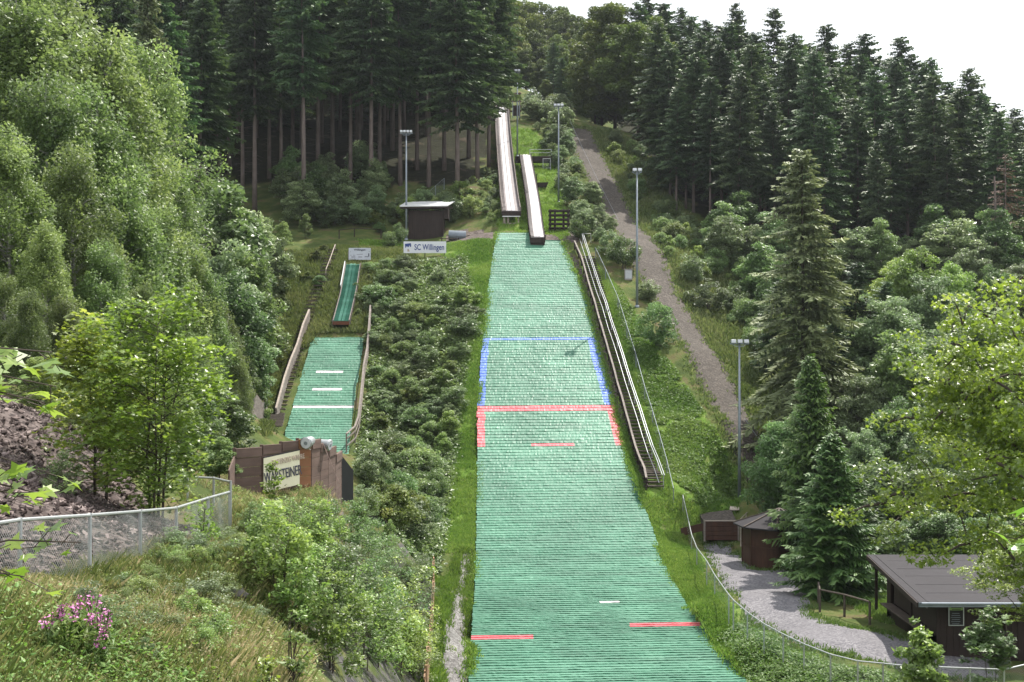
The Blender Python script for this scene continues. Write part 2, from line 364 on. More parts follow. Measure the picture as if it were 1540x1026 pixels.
# outline of the big landing slope in world XY
mrow = np.linspace(1040, 350, 60)
def leXY(py): d = dm(py); return ((np.interp(py, LE[::-1, 0], LE[::-1, 1]) - 770) / FPX * d, d)
def reXY(py): d = dm(py); return ((np.interp(py, RE[::-1, 0], RE[::-1, 1]) - 770) / FPX * d, d)
BIGP = np.array([leXY(p) for p in mrow] + [reXY(p) for p in mrow[::-1]])
def rp(s): return [tuple(float(t) for t in q.split()) for q in s.split(',')]
SMALLP = np.array([P(a, b, d)[:2] for a, b, d in ((470, 507, 115), (548, 507, 115), (540, 560, 108.5), (532, 612, 103), (526, 665, 97), (524, 690, 94), (418, 690, 94), (425, 665, 97), (440, 612, 103), (455, 560, 108.5))])
YARD = XY(rp('1058 818,1070 850,1092 888,1120 925,1150 945,1180 962,1220 975,1262 985,1345 1003,1425 1020,1500 1022,1500 985,1420 975,1347 957,1300 946,1250 938,1214 922,1222 890,1190 858,1130 856,1126 842,1100 822,1080 813'))
PATH = XY(rp('845 190,862 230,885 275,905 315,930 360,960 415,1000 480,1040 550,1075 620,1105 680,1125 728,1162 728,1156 690,1124 610,1096 560,1064 510,1014 430,973 350,937 290,911 240,889 195'))
GPATH = XY(rp('692 832,684 880,672 930,662 980,650 1030,640 1060,708 1060,706 1026,702 960,699 900,706 860,705 826'))
SOIL = XY(rp('853 372,872 395,897 470,922 560,940 640,934 640,920 592,905 530,888 470,872 410,848 370'))
SCREE = np.array([(-6.75, 11), (-6.5, 20), (-6.75, 27), (-7.1, 31), (-8.6, 32), (-10.5, 35), (-13, 38), (-17, 40), (-24, 40), (-24, 11)], float)
PLAT = XY(rp('668 352,690 346,742 348,744 362,700 364,672 364'))
PLAT2 = XY(rp('815 352,840 345,862 350,870 362,850 366,822 362'))
zones = [('gravel_yard', YARD, 'gravel_grey'), ('dirt_path', PATH, 'gravel_brown'), ('gravel_path', GPATH, 'gravel_pale'), ('soil_strip', SOIL, 'soil_bare'), ('scree_slope', SCREE, 'scree')]
ts = np.arange(-.86, .8601, .0020); ys = [-13.0]
while ys[-1] < 430: ys.append(ys[-1] + .0048 * (ys[-1] + 26))
ys = np.array(ys); TT, YY = np.meshgrid(ts, ys); XX = TT * (YY + 25); nx, ny = len(ts), len(ys)
gx, gy = XX.ravel(), YY.ravel(); gz = H(gx, gy)
_pys = np.linspace(1040, 349.5, 1400); _pd = np.array([dm(p) for p in _pys])
_pd = np.convolve(np.pad(_pd, 60, 'reflect', reflect_type='odd'), np.ones(121) / 121, 'valid'); _pz = (513 - _pys) / FPX * _pd
_b = inpoly(gx, gy, BIGP); gz[_b] = np.interp(gy[_b], _pd, _pz) - .16
_sy = np.array([94, 97, 103, 108.5, 115]); _sz = (513 - np.array([690, 665, 612, 560, 507])) / FPX * _sy
_b = inpoly(gx, gy, SMALLP); gz[_b] = np.interp(gy[_b], _sy, _sz) - .14
idx = np.arange(nx * ny).reshape(ny, nx)
GF = np.stack([idx[:-1, :-1], idx[:-1, 1:], idx[1:, 1:], idx[1:, :-1]], -1).reshape(-1, 4)
fcx = gx[GF].mean(1) + .25 * vnoise(gx[GF[:, 0]] * 1.3, gy[GF[:, 0]] * 1.3); fcy = gy[GF].mean(1) + .5 * vnoise(gx[GF[:, 0]] * 1.1 + 5, gy[GF[:, 0]] * 1.1)
GV = np.c_[gx, gy, gz]
# ground cover weights
wild = np.ones(len(gx)); forest = np.zeros(len(gx))
def soft(poly, grow=0):
    return inpoly(gx + grow * vnoise(gx * .4, gy * .4), gy + grow * vnoise(gx * .4 + 7, gy * .4), poly)
LAWN1 = XY(rp('640 372,745 362,745 420,730 500,722 600,716 700,712 830,690 832,660 830,668 760,676 700,690 560,700 480,700 420'))
LAWN2 = XY(rp('880 376,900 400,935 440,985 520,1030 580,1080 660,1120 735,1110 770,1030 800,1060 860,1100 925,1180 975,1290 1026,1120 1026,1060 950,1000 850,950 720,920 600,900 500,870 400'))
LAWN3 = XY(rp('745 345,750 200,775 190,800 195,835 230,850 300,855 365,800 365'))
LAWN4 = XY(rp('540 360,600 365,612 385,580 400,545 396'))
for L_ in (LAWN1, LAWN2, LAWN3, LAWN4): wild[soft(L_, 1.5)] = 0
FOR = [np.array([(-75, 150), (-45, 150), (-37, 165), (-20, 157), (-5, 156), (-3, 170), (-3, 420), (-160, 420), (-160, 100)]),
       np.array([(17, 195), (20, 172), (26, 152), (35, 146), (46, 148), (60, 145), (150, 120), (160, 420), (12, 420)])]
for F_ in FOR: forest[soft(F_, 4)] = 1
DRY = XY(rp('0 960,60 930,200 860,330 800,345 770,400 745,520 745,640 880,640 1026,300 1026,0 1026'))
zid = np.full(len(GF), -1)
for i, (nm, po, mt) in enumerate(zones): zid[inpoly(fcx, fcy, po)] = i
zid[inpoly(fcx, fcy, PLAT) | inpoly(fcx, fcy, PLAT2)] = 3
for i, (nm, mt) in enumerate([('ground', 'ground_soil_grass')] + [(z[0], z[2]) for z in zones]):
    F_ = GF[zid == i - 1]
    if len(F_) == 0: continue
    used, inv = np.unique(F_, return_inverse=True)
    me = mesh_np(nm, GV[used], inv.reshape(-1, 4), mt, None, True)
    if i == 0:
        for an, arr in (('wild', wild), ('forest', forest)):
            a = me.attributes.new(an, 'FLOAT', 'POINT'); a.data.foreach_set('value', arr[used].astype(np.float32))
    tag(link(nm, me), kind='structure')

STAIRP = np.array([on_ for on_ in [((np.interp(py, [372, 745], [864, 972]) - 770) / FPX * dm(py), dm(py)) for py in range(752, 370, -10)] + [((np.interp(py, [372, 745], [878, 996]) - 770) / FPX * dm(py), dm(py)) for py in range(371, 752, 10)]])
# ------------------------------------------------------------------ landing mats
def proj(p): return 770 + FPX * p[0] / p[1], 513 - FPX * p[2] / p[1]
def mats(root, rows_xy, ncol, paint, thick=.052):
    """rows_xy: list of (left xyz, right xyz) from the bottom up; one shingle row between neighbours."""
    V, F, M, T_ = [], [], [], []
    u = np.linspace(0, 1, ncol + 1)
    for i in range(len(rows_xy) - 1):
        (l0, r0), (l1, r1) = rows_xy[i], rows_xy[i + 1]
        l0, r0, l1, r1 = map(np.array, (l0, r0, l1, r1))
        jl, jr = rng.normal(0, .025), rng.normal(0, .025)
        lo = l0 + (r0 - l0) * u[:, None]; hi = l1 + (r1 - l1) * u[:, None]
        w_ = np.linalg.norm((r0 - l0)[:2]); lo[:, 0] += (1 - u) * jl + u * jr; hi[:, 0] += (1 - u) * jl + u * jr
        th = thick * (1 + .5 * vnoise(lo[:, 0] * 2.5, lo[:, 1] * 3.7 + i)) + rng.normal(0, .006, ncol + 1)
        yo = .05 * vnoise(lo[:, 0] * 1.1, np.full(ncol + 1, i * 3.3)) + rng.normal(0, .008, ncol + 1)
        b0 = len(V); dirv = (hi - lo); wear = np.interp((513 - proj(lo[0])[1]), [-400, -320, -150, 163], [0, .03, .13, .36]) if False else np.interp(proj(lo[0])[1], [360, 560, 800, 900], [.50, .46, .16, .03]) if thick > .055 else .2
        A0 = lo - dirv * .10 + np.c_[np.zeros(ncol + 1), yo, -.05 + 0 * yo]       # skirt bottom
        A1 = lo - dirv * .13 + np.c_[np.zeros(ncol + 1), yo, th]                   # front lip
        A2 = lo + dirv * .25 + np.c_[np.zeros(ncol + 1), yo, th * .95]
        A3 = hi + np.c_[np.zeros(ncol + 1), np.zeros(ncol + 1), .012 + 0 * yo]
        V += list(A0) + list(A1) + list(A2) + list(A3)
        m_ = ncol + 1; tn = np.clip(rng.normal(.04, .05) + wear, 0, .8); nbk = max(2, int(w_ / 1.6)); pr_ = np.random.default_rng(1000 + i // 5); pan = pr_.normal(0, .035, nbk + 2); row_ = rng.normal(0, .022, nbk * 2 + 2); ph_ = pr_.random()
        for c in range(ncol):
            pj = paint((lo[c] + hi[c] + lo[c + 1] + hi[c + 1]) / 4, i)
            for k in range(3):
                F.append((b0 + k * m_ + c, b0 + k * m_ + c + 1, b0 + (k + 1) * m_ + c + 1, b0 + (k + 1) * m_ + c)); M.append(pj)
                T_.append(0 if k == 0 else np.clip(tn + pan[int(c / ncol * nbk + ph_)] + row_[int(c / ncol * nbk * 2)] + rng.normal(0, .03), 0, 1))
    V = np.array(V); F = np.array(F); M = np.array(M); T_ = np.array(T_)
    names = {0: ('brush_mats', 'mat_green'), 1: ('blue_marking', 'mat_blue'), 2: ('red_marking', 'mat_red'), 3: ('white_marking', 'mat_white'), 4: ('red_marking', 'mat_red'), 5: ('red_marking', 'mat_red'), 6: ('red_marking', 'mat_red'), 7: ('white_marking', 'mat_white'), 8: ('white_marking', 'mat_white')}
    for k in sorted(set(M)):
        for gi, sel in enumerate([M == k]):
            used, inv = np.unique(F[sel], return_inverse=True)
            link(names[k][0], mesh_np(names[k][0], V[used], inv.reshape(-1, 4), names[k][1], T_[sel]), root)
big = thing('landing_slope', 'wide green brush mat landing slope with blue and red landing marks', 'ski slope', (0, 0, 0))
# arc-length samples of the profile
pys = np.linspace(1040, 349.5, 1400); pd = np.array([dm(p) for p in pys])
pd = np.convolve(np.pad(pd, 60, 'reflect', reflect_type='odd'), np.ones(121) / 121, 'valid')
pz = (513 - pys) / FPX * pd
s_ = np.r_[0, np.cumsum(np.hypot(np.diff(pd), np.diff(pz)))]
rows = []
for q in np.arange(0, s_[-1], .43):
    d = np.interp(q, s_, pd); z = np.interp(q, s_, pz); py = np.interp(q, s_, pys)
    l = (np.interp(py, LE[::-1, 0], LE[::-1, 1]) - 770) / FPX * d; r = (np.interp(py, RE[::-1, 0], RE[::-1, 1]) - 770) / FPX * d
    if py < 369: r = (np.interp(py, [349, 362, 369], [797, 798, 845]) - 770) / FPX * d if py < 362 else l + (r - l)
    rows.append(((l, d - .25, z), (r, d + .25, z + .06)))
_rp = np.array([(proj(np.array(a[0]))[1] + proj(np.array(a[1]))[1] + proj(np.array(b[0]))[1] + proj(np.array(b[1]))[1]) / 4 for a, b in zip(rows, rows[1:])])
ROWAT = {k: int(np.argmin(abs(_rp - k))) for k in (671, 960, 942, 511, 905)}
def paint_big(p, i):
    px, py = proj(p)
    l = np.interp(py, LE[::-1, 0], LE[::-1, 1]); r = np.interp(py, RE[::-1, 0], RE[::-1, 1])
    if i == ROWAT[511] and px < r - 1: return 1
    if 509 < py < 609 and (px < l + 10 or px > r - 15): return 1
    if 609 <= py < 618: return 2
    if 609 <= py < 672 and (px < l + 11 or px > r - 13): return 2
    if i == ROWAT[671] and 800 < px < 863: return 4
    if i in (ROWAT[960], ROWAT[960] + 1) and px < 803: return 5
    if i in (ROWAT[942], ROWAT[942] + 1) and px > 946: return 6
    if 904.6 < py < 906.4 and 903 < px < 930: return 3
    return 0
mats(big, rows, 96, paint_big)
small = thing('small_landing_slope', 'small green brush mat landing slope with white cross lines behind the wooden wall', 'ski slope')
rows = []; sp = np.array([(507, 115, 470, 548), (560, 108.5, 455, 540), (612, 103, 440, 532), (665, 97, 425, 526), (690, 94, 418, 524)], float)
for d in np.arange(94, 115.2, .40):
    py = np.interp(d, sp[::-1, 1], sp[::-1, 0]); l = np.interp(d, sp[::-1, 1], sp[::-1, 2]); r = np.interp(d, sp[::-1, 1], sp[::-1, 3])
    z = (513 - py) / FPX * d; rows.append((((l - 770) / FPX * d, d, z), ((r - 770) / FPX * d, d, z)))
def paint_small(p, i):
    px, py = proj(p)
    if 556.5 < py < 561 and 476 < px < 517: return 3
    if 583 < py < 587.5 and 470 < px < 514: return 7
    if 610 < py < 614 : return 8
    return 0
mats(small, rows, 44, paint_small, .045)
# ================================================================== built things
PW = lambda px, py, d: Vector(P(px, py, d))
def on(px, d, dz=0):
    x = (px - 770) / FPX * d; return Vector((x, d, h1(x, d) + dz))
def gp(px, py, dmin=6):
    return Vector(hit(px, py, dmin))
def text(s, parent, loc, size, mat, rot, name='lettering', sx=1.0, bold=0, align='CENTER'):
    cu = bpy.data.curves.new('t', 'FONT'); cu.body = s; cu.size = size; cu.extrude = .006; cu.align_x = align; cu.align_y = 'CENTER'; cu.offset = bold
    to = bpy.data.objects.new('t', cu); C.objects.link(to); bpy.context.view_layer.update()
    me = bpy.data.meshes.new_from_object(to.evaluated_get(bpy.context.evaluated_depsgraph_get()))
    bpy.data.objects.remove(to); me.materials.clear(); me.materials.append(MATS[mat]); me.name = name
    me.transform(Matrix.Diagonal((sx, 1, 1, 1))); me.transform(rot.to_4x4()); me.transform(Matrix.Translation(loc))
    return link(name, me, parent)
ROTF = Matrix.Rotation(R(90), 3, 'X')            # text facing -Y

# ---- floodlight masts
def mast(px, base_py, top_py, d, label, lamps, bar):
    b = on(px, d); top = (513 - top_py) / FPX * d; h = top - b.z
    t = thing('floodlight_mast', label, 'light mast', b, 0, 'floodlight masts along the ski jump')
    m = MB(); m.tube([(0, 0, -.3), (0, 0, h * .5), (0, 0, h)], [.125, .10, .065], 10); m.tube([(0, 0, -.2), (0, 0, .12)], [.2, .2], 10); m.build('pole', 'zinc_dull', t, 0, True)
    m = MB(); m.box((0, 0, h - .05), (bar, .08, .08)); m.box((0, 0, h - .22), (bar * .45, .06, .06))
    m.beam((-bar * .22, 0, h - .22), (-bar * .4, 0, h - .05), .04, .04); m.beam((bar * .22, 0, h - .22), (bar * .4, 0, h - .05), .04, .04)
    m.build('crossarm', 'zinc_dull', t)
    for k in range(lamps):
        x = -bar / 2 + bar * (k + .5) / lamps; s = .34 if lamps < 4 else .25
        m = MB(); m.hexa([(x - s / 2, -.38, h + .0), (x + s / 2, -.38, h + .0), (x + s / 2, .04, h + .04), (x - s / 2, .04, h + .04),
                          (x - s / 2, -.30, h + .26), (x + s / 2, -.30, h + .26), (x + s / 2, .02, h + .22), (x - s / 2, .02, h + .22)])
        m.box((x, -.02, h + .0), (.05, .05, .12))
        f = m.build('floodlight', 'zinc', t, .01)
        g = MB(); g.hexa([(x - s * .42, -.39, h + .03), (x + s * .42, -.39, h + .03), (x + s * .42, -.385, h + .03), (x - s * .42, -.385, h + .03),
                          (x - s * .42, -.325, h + .23), (x + s * .42, -.325, h + .23), (x + s * .42, -.32, h + .23), (x - s * .42, -.32, h + .23)])
        g.build('glass', 'glass_pale', f)
mast(611, 362, 200, 141, 'grey floodlight mast with four lamps beside the white roofed shed', 4, 1.35)
mast(778, 235, 108, 175, 'thin floodlight mast behind the upper wooden platform, tallest against the far trees', 2, .8)
mast(840, 305, 160, 155, 'floodlight mast standing above the dark timber crib', 3, 1.2)
mast(958, 455, 258, 118.2, 'floodlight mast on the grass slope right of the long stairway', 2, .9)
mast(1112, 768, 516, 94, 'nearest floodlight mast, rising beside the gravel path above the wooden bin', 3, 1.35)

# ---- inrun ramps
def smooth(pts, n=24):
    pts = [Vector(p) for p in pts]; L = [0]
    for a, b in zip(pts, pts[1:]): L.append(L[-1] + (b - a).length)
    out = []
    arr = np.array([list(p) for p in pts]); xs = np.linspace(0, L[-1], n)
    o = np.stack([np.interp(xs, L, arr[:, k]) for k in range(3)], 1)
    for _ in range(3): o[1:-1] = (o[:-2] + 2 * o[1:-1] + o[2:]) / 4
    return [Vector(p) for p in o]
def inrun(label, path, hw, wall, mats_, name='inrun_ramp', kerb=True, cat='ski ramp', group=None):
    t = thing(name, label, cat, path[0] - Vector((0, 0, 0)), 0, group); O = path[0]; p = [q - O for q in path]
    side = []
    for i in range(len(p)):
        d = (p[min(i + 1, len(p) - 1)] - p[max(i - 1, 0)]); d.z = 0; d.normalize(); side.append(Vector((d.y, -d.x, 0)))
    def strip(nm, mat, a, b, z0, z1):
        V, F = [], []
        for q, s in zip(p, side):
            for u, z in ((a, z0), (b, z0), (b, z1), (a, z1)): V.append(q + s * u + Vector((0, 0, z)))
        for i in range(len(p) - 1):
            for k in range(4): F.append((i * 4 + k, i * 4 + (k + 1) % 4, i * 4 + 4 + (k + 1) % 4, i * 4 + 4 + k))
        n = 4 * (len(p) - 1); F += [(3, 2, 1, 0), (n, n + 1, n + 2, n + 3)]
        m = MB(); m.add(V, F); return m.build(nm, mat, t)
    strip('deck', mats_[0], -hw, hw, -.22, 0)
    strip('track', mats_[1], -hw * .42, -hw * .06, .002, .05); strip('track', mats_[1], hw * .06, hw * .42, .002, .05)
    strip('side_board', mats_[2], -hw - .06, -hw, -.3, wall); strip('side_board', mats_[3], hw, hw + .06, -.3, wall)
    for i in range(0, len(p)):
        for s in (-1, 1):
            MB().box(tuple(p[i] + side[i] * s * (hw + .10) + Vector((0, 0, wall / 2 - .15))), (.07, .07, wall + .35)).build('wall_batten', mats_[2], t)
    if kerb:
        m = MB(); 
        for a, b in zip(range(len(p) * 3), range(1, len(p) * 3)):
            i = a / 3; k = int(i); f = i - k
            if k + 1 >= len(p): break
            c = p[k].lerp(p[k + 1], f); m.box(tuple(c + side[k] * (-hw * .78) + Vector((0, 0, .03))), (.34, .10, .05))
        m.build('deck_rungs', 'wood_step', t)
    # supports down to the ground
    for i in range(1, len(p) - 1, 3):
        g = h1(*(p[i] + O).xy) - O.z
        if p[i].z - .2 - g > .12:
            m = MB()
            for s in (-1, 1): m.box(tuple(p[i] + side[i] * s * hw * .8 + Vector((0, 0, (g - p[i].z) / 2 - .2))), (.14, .14, p[i].z - g))
            m.box(tuple(p[i] + Vector((0, 0, -.30))), (hw * 2, .16, .14)); m.build('trestle', 'wood_dark', t)
    return t, p, side
A = smooth([PW(769, 317, 142), PW(766, 297, 147), PW(763, 268, 156), PW(760, 240, 165), PW(757, 205, 176), PW(754, 158, 190)], 34)
t, p, side = inrun('long wooden inrun ramp with two white tracks, left and higher of the two ramps', A, .92, .42, ('track_side', 'track_white', 'wood_grey', 'wood_grey'))
m = MB(); m.box((0, -.1, -.32), (2.05, .1, .5)); m.build('lip_board', 'wood_dark', t)
m = MB(); m.box((0, -.16, -.62), (1.9, .06, .1)); m.build('white_lip_strip', 'white_metal', t)
m = MB(); g = h1(A[0].x, 142) - A[0].z
for s in (-.75, -.35, .75): m.box((s, .3, (g - .55) / 2), (.22 if s < .5 else .14, .25, abs(g + .1)))
m.box((0, .25, g + .1), (1.9, .3, .2)); m.build('lip_support', 'wood_pale', t)
B = smooth([PW(808.5, 356, 131), PW(806, 341, 134.5), PW(803, 312, 142.5), PW(799, 285, 150.5), PW(795, 262, 158), PW(790, 233, 167)], 30)
t, p, side = inrun('shorter pale wooden inrun ramp ending over the top of the green mats', B, .66, .14, ('ramp_pale', 'track_white', 'wood_dark', 'wood_dark'))
m = MB(); m.box((0, -.12, -.34), (1.5, .1, .5)); m.build('lip_board', 'wood_dark', t)
m = MB(); m.hexa([(-.7, 0, -.9), (.7, 0, -.9), (.7, 2.6, -.9), (-.7, 2.6, -.9), (-.7, 0, -.25), (.7, 0, -.25), (.7, 2.6, .2), (-.7, 2.6, .2)]); m.build('lip_block', 'wood_dark', t)

# ---- start structure at the very top
b = on(769, 189); t = thing('start_gate', 'brown slatted timber start structure at the head of the long ramp', 'start gate', b)
for x in (-1.6, -.2, 1.2): MB().box((x, 0, 1.6), (.15, .15, 4.2)).build('post', 'wood_hut', t)
for z in (1.0, 1.7, 2.4, 3.0, 3.5): MB().box((-.2, -.12, z), (3.2, .06, .22)).build('rail_board', 'wood_red', t)
for x in (.2, 1.15): MB().box((x, -.9, 1.1), (.1, .1, 2.3)).build('front_post', 'zinc_dull', t)
MB().box((.68, -.9, .95), (.85, .05, 1.5)).build('dark_panel', 'wood_dark', t)
# ---- platform half way up
b = on(803, 167); z0 = (513 - 244) / FPX * 167 - b.z
t = thing('start_platform', 'dark timber platform with a metal railing at the head of the shorter ramp', 'platform', b)
MB().box((.75, .3, z0 + .35), (3.1, 1.4, .7)).build('deck', 'wood_dark', t, .02)
MB().box((-2.0, 0, z0 + .3), (.8, .8, .8)).build('side_box', 'wood_dark', t, .02)
for x in (-.5, 2.2): MB().tube([(x, .9, z0 + .6), (x, .9, z0 + 1.75)], .035, 6).build('post', 'zinc', t)
for z in (1.3, 1.72): MB().tube([(-.5, .9, z0 + z), (2.2, .9, z0 + z)], .03, 6).build('handrail', 'zinc', t)
for x in (-.6, 2.0): MB().box((x, -.2, z0 / 2 - .3), (.14, .14, abs(z0) + .8)).build('leg', 'wood_dark', t)
b = on(822, 166); t = thing('barrier_frame', 'small grey metal gate frame right of the dark start platform', 'gate', b)
m = MB()
for x in (-.45, .5): m.tube([(x, 0, -.1), (x, 0, 1.35)], .035, 6)
for z in (.15, 1.33): m.tube([(-.45, 0, z), (.5, 0, z)], .03, 6)
m.build('frame', 'zinc', t)
m = MB()
for k in range(7): m.tube([(-.35 + k * .12, 0, .15), (-.35 + k * .12, 0, 1.33)], .01, 4)
m.build('bars', 'zinc_dull', t)
# ---- coach bench
b = on(814, 158, 0); t = thing('trough', 'small dark boat shaped timber stand with a post on the grass between ramp and crib', 'stand', b)
m = MB(); m.hexa([(-.75, -.3, .05), (.6, -.3, .05), (.6, .3, .05), (-.75, .3, .05), (-.8, -.4, .55), (.85, -.4, .6), (.85, .4, .6), (-.8, .4, .55)]); m.build('box', 'wood_dark', t)
MB().box((-.55, 0, 1.0), (.09, .09, 1.3)).build('post', 'wood_dark', t)
# ---- timber crib
b = on(841, 140); t = thing('timber_crib', 'dark open crib of stacked crossed timbers beside the gravel knoll', 'timber rack', b)
H0 = (513 - 316) / FPX * 140 - b.z
for x in (-.95, -.45, .45, .95): MB().box((x, 0, H0 / 2 - .1), (.2, .9, H0 + .3)).build('upright', 'wood_dark', t, .02)
for k in range(5): MB().box((0, -.5, .25 + k * (H0 - .35) / 4), (2.25, .14, .17)).build('crossbeam', 'wood_dark', t, .02)
for k in range(5): MB().box((0, .5, .25 + k * (H0 - .35) / 4), (2.25, .14, .17)).build('crossbeam', 'wood_dark', t, .02)

# ---- shed with the white roof
b = on(642, 143); bz = (513 - 366) / FPX * 141 - b.z
t = thing('shed', 'dark timber shed with a flat white overhanging roof on the hill plateau', 'shed', b)
w_, hh = 3.75, 3.55
MB().box((0, 0, bz + hh / 2 - .2), (w_, 3.4, hh + .3)).build('wall', 'wood_dark', t)
m = MB()
for k in range(17): m.box((-w_ / 2 + .12 + k * .22, -1.72, bz + hh / 2), (.035, .03, hh))
m.build('cover_strips', 'wood_dark', t)
zt = bz + hh
m = MB(); m.hexa([(-2.75, -2.3, zt + .30), (2.3, -2.3, zt + .34), (2.95, 1.9, zt + 1.25), (-2.4, 1.9, zt + 1.15), (-2.75, -2.3, zt + .40), (2.3, -2.3, zt + .44), (2.95, 1.9, zt + 1.35), (-2.4, 1.9, zt + 1.25)]); rf = m.build('roof', 'white_metal', t)
m = MB(); m.hexa([(-2.7, -2.24, zt + .10), (2.25, -2.24, zt + .14), (2.7, 1.8, zt + .5), (-2.45, 1.8, zt + .4), (-2.7, -2.24, zt + .29), (2.25, -2.24, zt + .33), (2.7, 1.8, zt + .73), (-2.45, 1.8, zt + .58)]); m.build('roof_frame', 'wood_dark', rf)
m = MB(); m.box((2.15, -.3, zt - .35), (.5, 2.6, 1.1)); m.build('side_box', 'wood_dark', t)
# ---- club sign
SD = gp(639, 385).y - .4; b = on(639, SD); s0 = PW(639, 372, SD) - b
t = thing('banner_sign', 'long white sign reading SC Willingen below the timber shed', 'sign', b)
W2, H2 = 64 / FPX * SD, 17.5 / FPX * SD
MB().box((0, 0, s0.z), (W2, .05, H2)).build('board', 'sign_white', t)
for x in (-1.9, 0, 1.9): MB().box((x, .08, (s0.z) / 2 - .1), (.09, .09, s0.z + H2 / 2 + .3)).build('post', 'wood_dark', t)
text('SC Willingen', t, Vector((W2 * .105, -.035, s0.z - .02)), .80, 'ink_blue', ROTF, 'lettering', .70, .012)
e = Vector((-W2 / 2 + .12, -.034, s0.z)); m = MB()
m.add([e + Vector(v) for v in ((0, 0, .33), (.6, 0, .40), (.63, 0, .06), (.52, 0, .02), (.44, 0, .20), (.38, 0, .02), (.28, 0, .0), (.2, 0, .12), (.13, 0, -.02), (.07, 0, -.1))], [tuple(range(10))[::-1]]); m.build('emblem', 'ink_blue', t)
m = MB(); m.add([e + Vector(v) for v in ((.25, -.002, -.42), (.25, -.002, -.2), (.33, -.002, -.13), (.40, -.002, -.2), (.48, -.002, -.42))], [(0, 1, 2, 3, 4)[::-1]]); m.build('emblem_figure', 'ink_beige', t)
# ---- roller
b = gp(687, 361); b.z = max(b.z, h1(b.x, b.y)) - .05; t = thing('roller', 'grey steel drum roller lying beside the shed', 'roller', b + Vector((0, 0, 0)))
MB().tube([(-.85, 0, .55), (.95, 0, .45)], .52, 20).build('drum', 'roller_grey', t, 0, False)
m = MB(); m.tube([(-.95, 0, .55), (1.05, 0, .45)], .05, 6); m.beam((1.05, 0, .45), (1.4, -.6, .5), .06, .06); m.beam((-.95, 0, .55), (-1.1, -.6, .5), .06, .06); m.build('frame', 'wood_dark', t)
# ---- picnic style railing bench
b = on(679, 137.5); t = thing('picnic_bench', 'dark wooden bench with railing beside the sign below the roller', 'bench', b)
dz = (513 - 373) / FPX * 137.5 - b.z
for x in (-1.0, .75, 1.15): MB().box((x, -.1 if x < 1 else .5, dz + .3), (.10, .10, 1.5)).build('post', 'wood_dark', t)
MB().beam((-1.2, -.1, dz + .95), (.4, -.1, dz + .95), .08, .1).beam((.4, -.1, dz + .95), (1.2, .5, dz + .72), .08, .1).build('top_rail', 'wood_step', t)
MB().box((-.3, .1, dz + .35), (2.0, .4, .07)).build('seat', 'wood_step', t)
MB().box((-.7, -.1, dz - .05), (1.0, .5, .06)).build('lower_board', 'wood_dark', t)
# ---- plateau railing
def rail_fence(name, label, cat, pts, hgt, mat, rails=(1.0,), pr=.05, group=None, rr=.045):
    t = thing(name, label, cat, pts[0], 0, group); O = pts[0]
    for q in pts: MB().tube([tuple(q - O + Vector((0, 0, -.3))), tuple(q - O + Vector((0, 0, hgt)))], pr, 7).build('post', mat, t)
    for f in rails:
        m = MB(); m.tube([tuple(q - O + Vector((0, 0, hgt * f))) for q in pts], rr, 7); m.build('top_rail' if f == 1.0 else 'rail', mat, t)
    return t
rail_fence('railing', 'low brown wooden railing along the plateau edge left of the shed', 'railing', [on(510, 139.5), on(533, 140), on(573, 140.5)], .92, 'wood_dark', (1.0,), .06)
rail_fence('railing', 'low brown wooden railing on the grass beside the tall spruces', 'railing', [gp(1231, 908), gp(1233, 920), gp(1270, 928), gp(1308, 940)], 1.05, 'wood_step', (1.0,), .06)
# ---- small inrun
def near(px, py, dz=.35):
    g = gp(px, py); k = (g.y - .8) / g.y; q = PW(px, py, g.y - .6); q.z = max(q.z, h1(q.x, q.y) + dz); return q
Cc = smooth([near(513, 492, .8), near(517, 472, .5), near(524, 440, .4), near(531, 400, .4)], 22)
t, p, side = inrun('narrow green matted ramp of the small jump', Cc, .66, .10, ('mat_faded', 'mat_faded', 'wood_grey', 'wood_grey'), 'small_inrun_ramp', False)
m = MB()
for i in range(len(p) - 1):
    for k in range(3):
        c = p[i].lerp(p[i + 1], k / 3); m.box(tuple(c + Vector((0, 0, .03))), (1.28, .22, .05))
m.build('brush_mats', 'mat_faded', t)
MB().box((0, -.1, -.18), (1.45, .08, .3)).build('lip_board', 'rust', t)
m = MB()
for i in range(13, 21): m.beam(tuple(p[i] + side[i] * -.78 + Vector((0, 0, .18))), tuple(p[i + 1] + side[i] * -.78 + Vector((0, 0, .18))), .06, .3)
m.build('white_kerb', 'white_metal', t)
m = MB()
for i in range(0, 6):
    q = p[i]; g = h1(*(q + Cc[0]).xy) - Cc[0].z
    m.hexa([tuple(v) for v in (q + side[i] * -.72 + Vector((0, 0, g - q.z - .2)), q + side[i] * -.68 + Vector((0, 0, g - q.z - .2)), p[i + 1] + side[i] * -.68 + Vector((0, 0, g - q.z)), p[i + 1] + side[i] * -.72 + Vector((0, 0, g - q.z)),
             q + side[i] * -.72, q + side[i] * -.68, p[i + 1] + side[i] * -.68, p[i + 1] + side[i] * -.72)])
m.build('side_skirt', 'wood_grey', t)
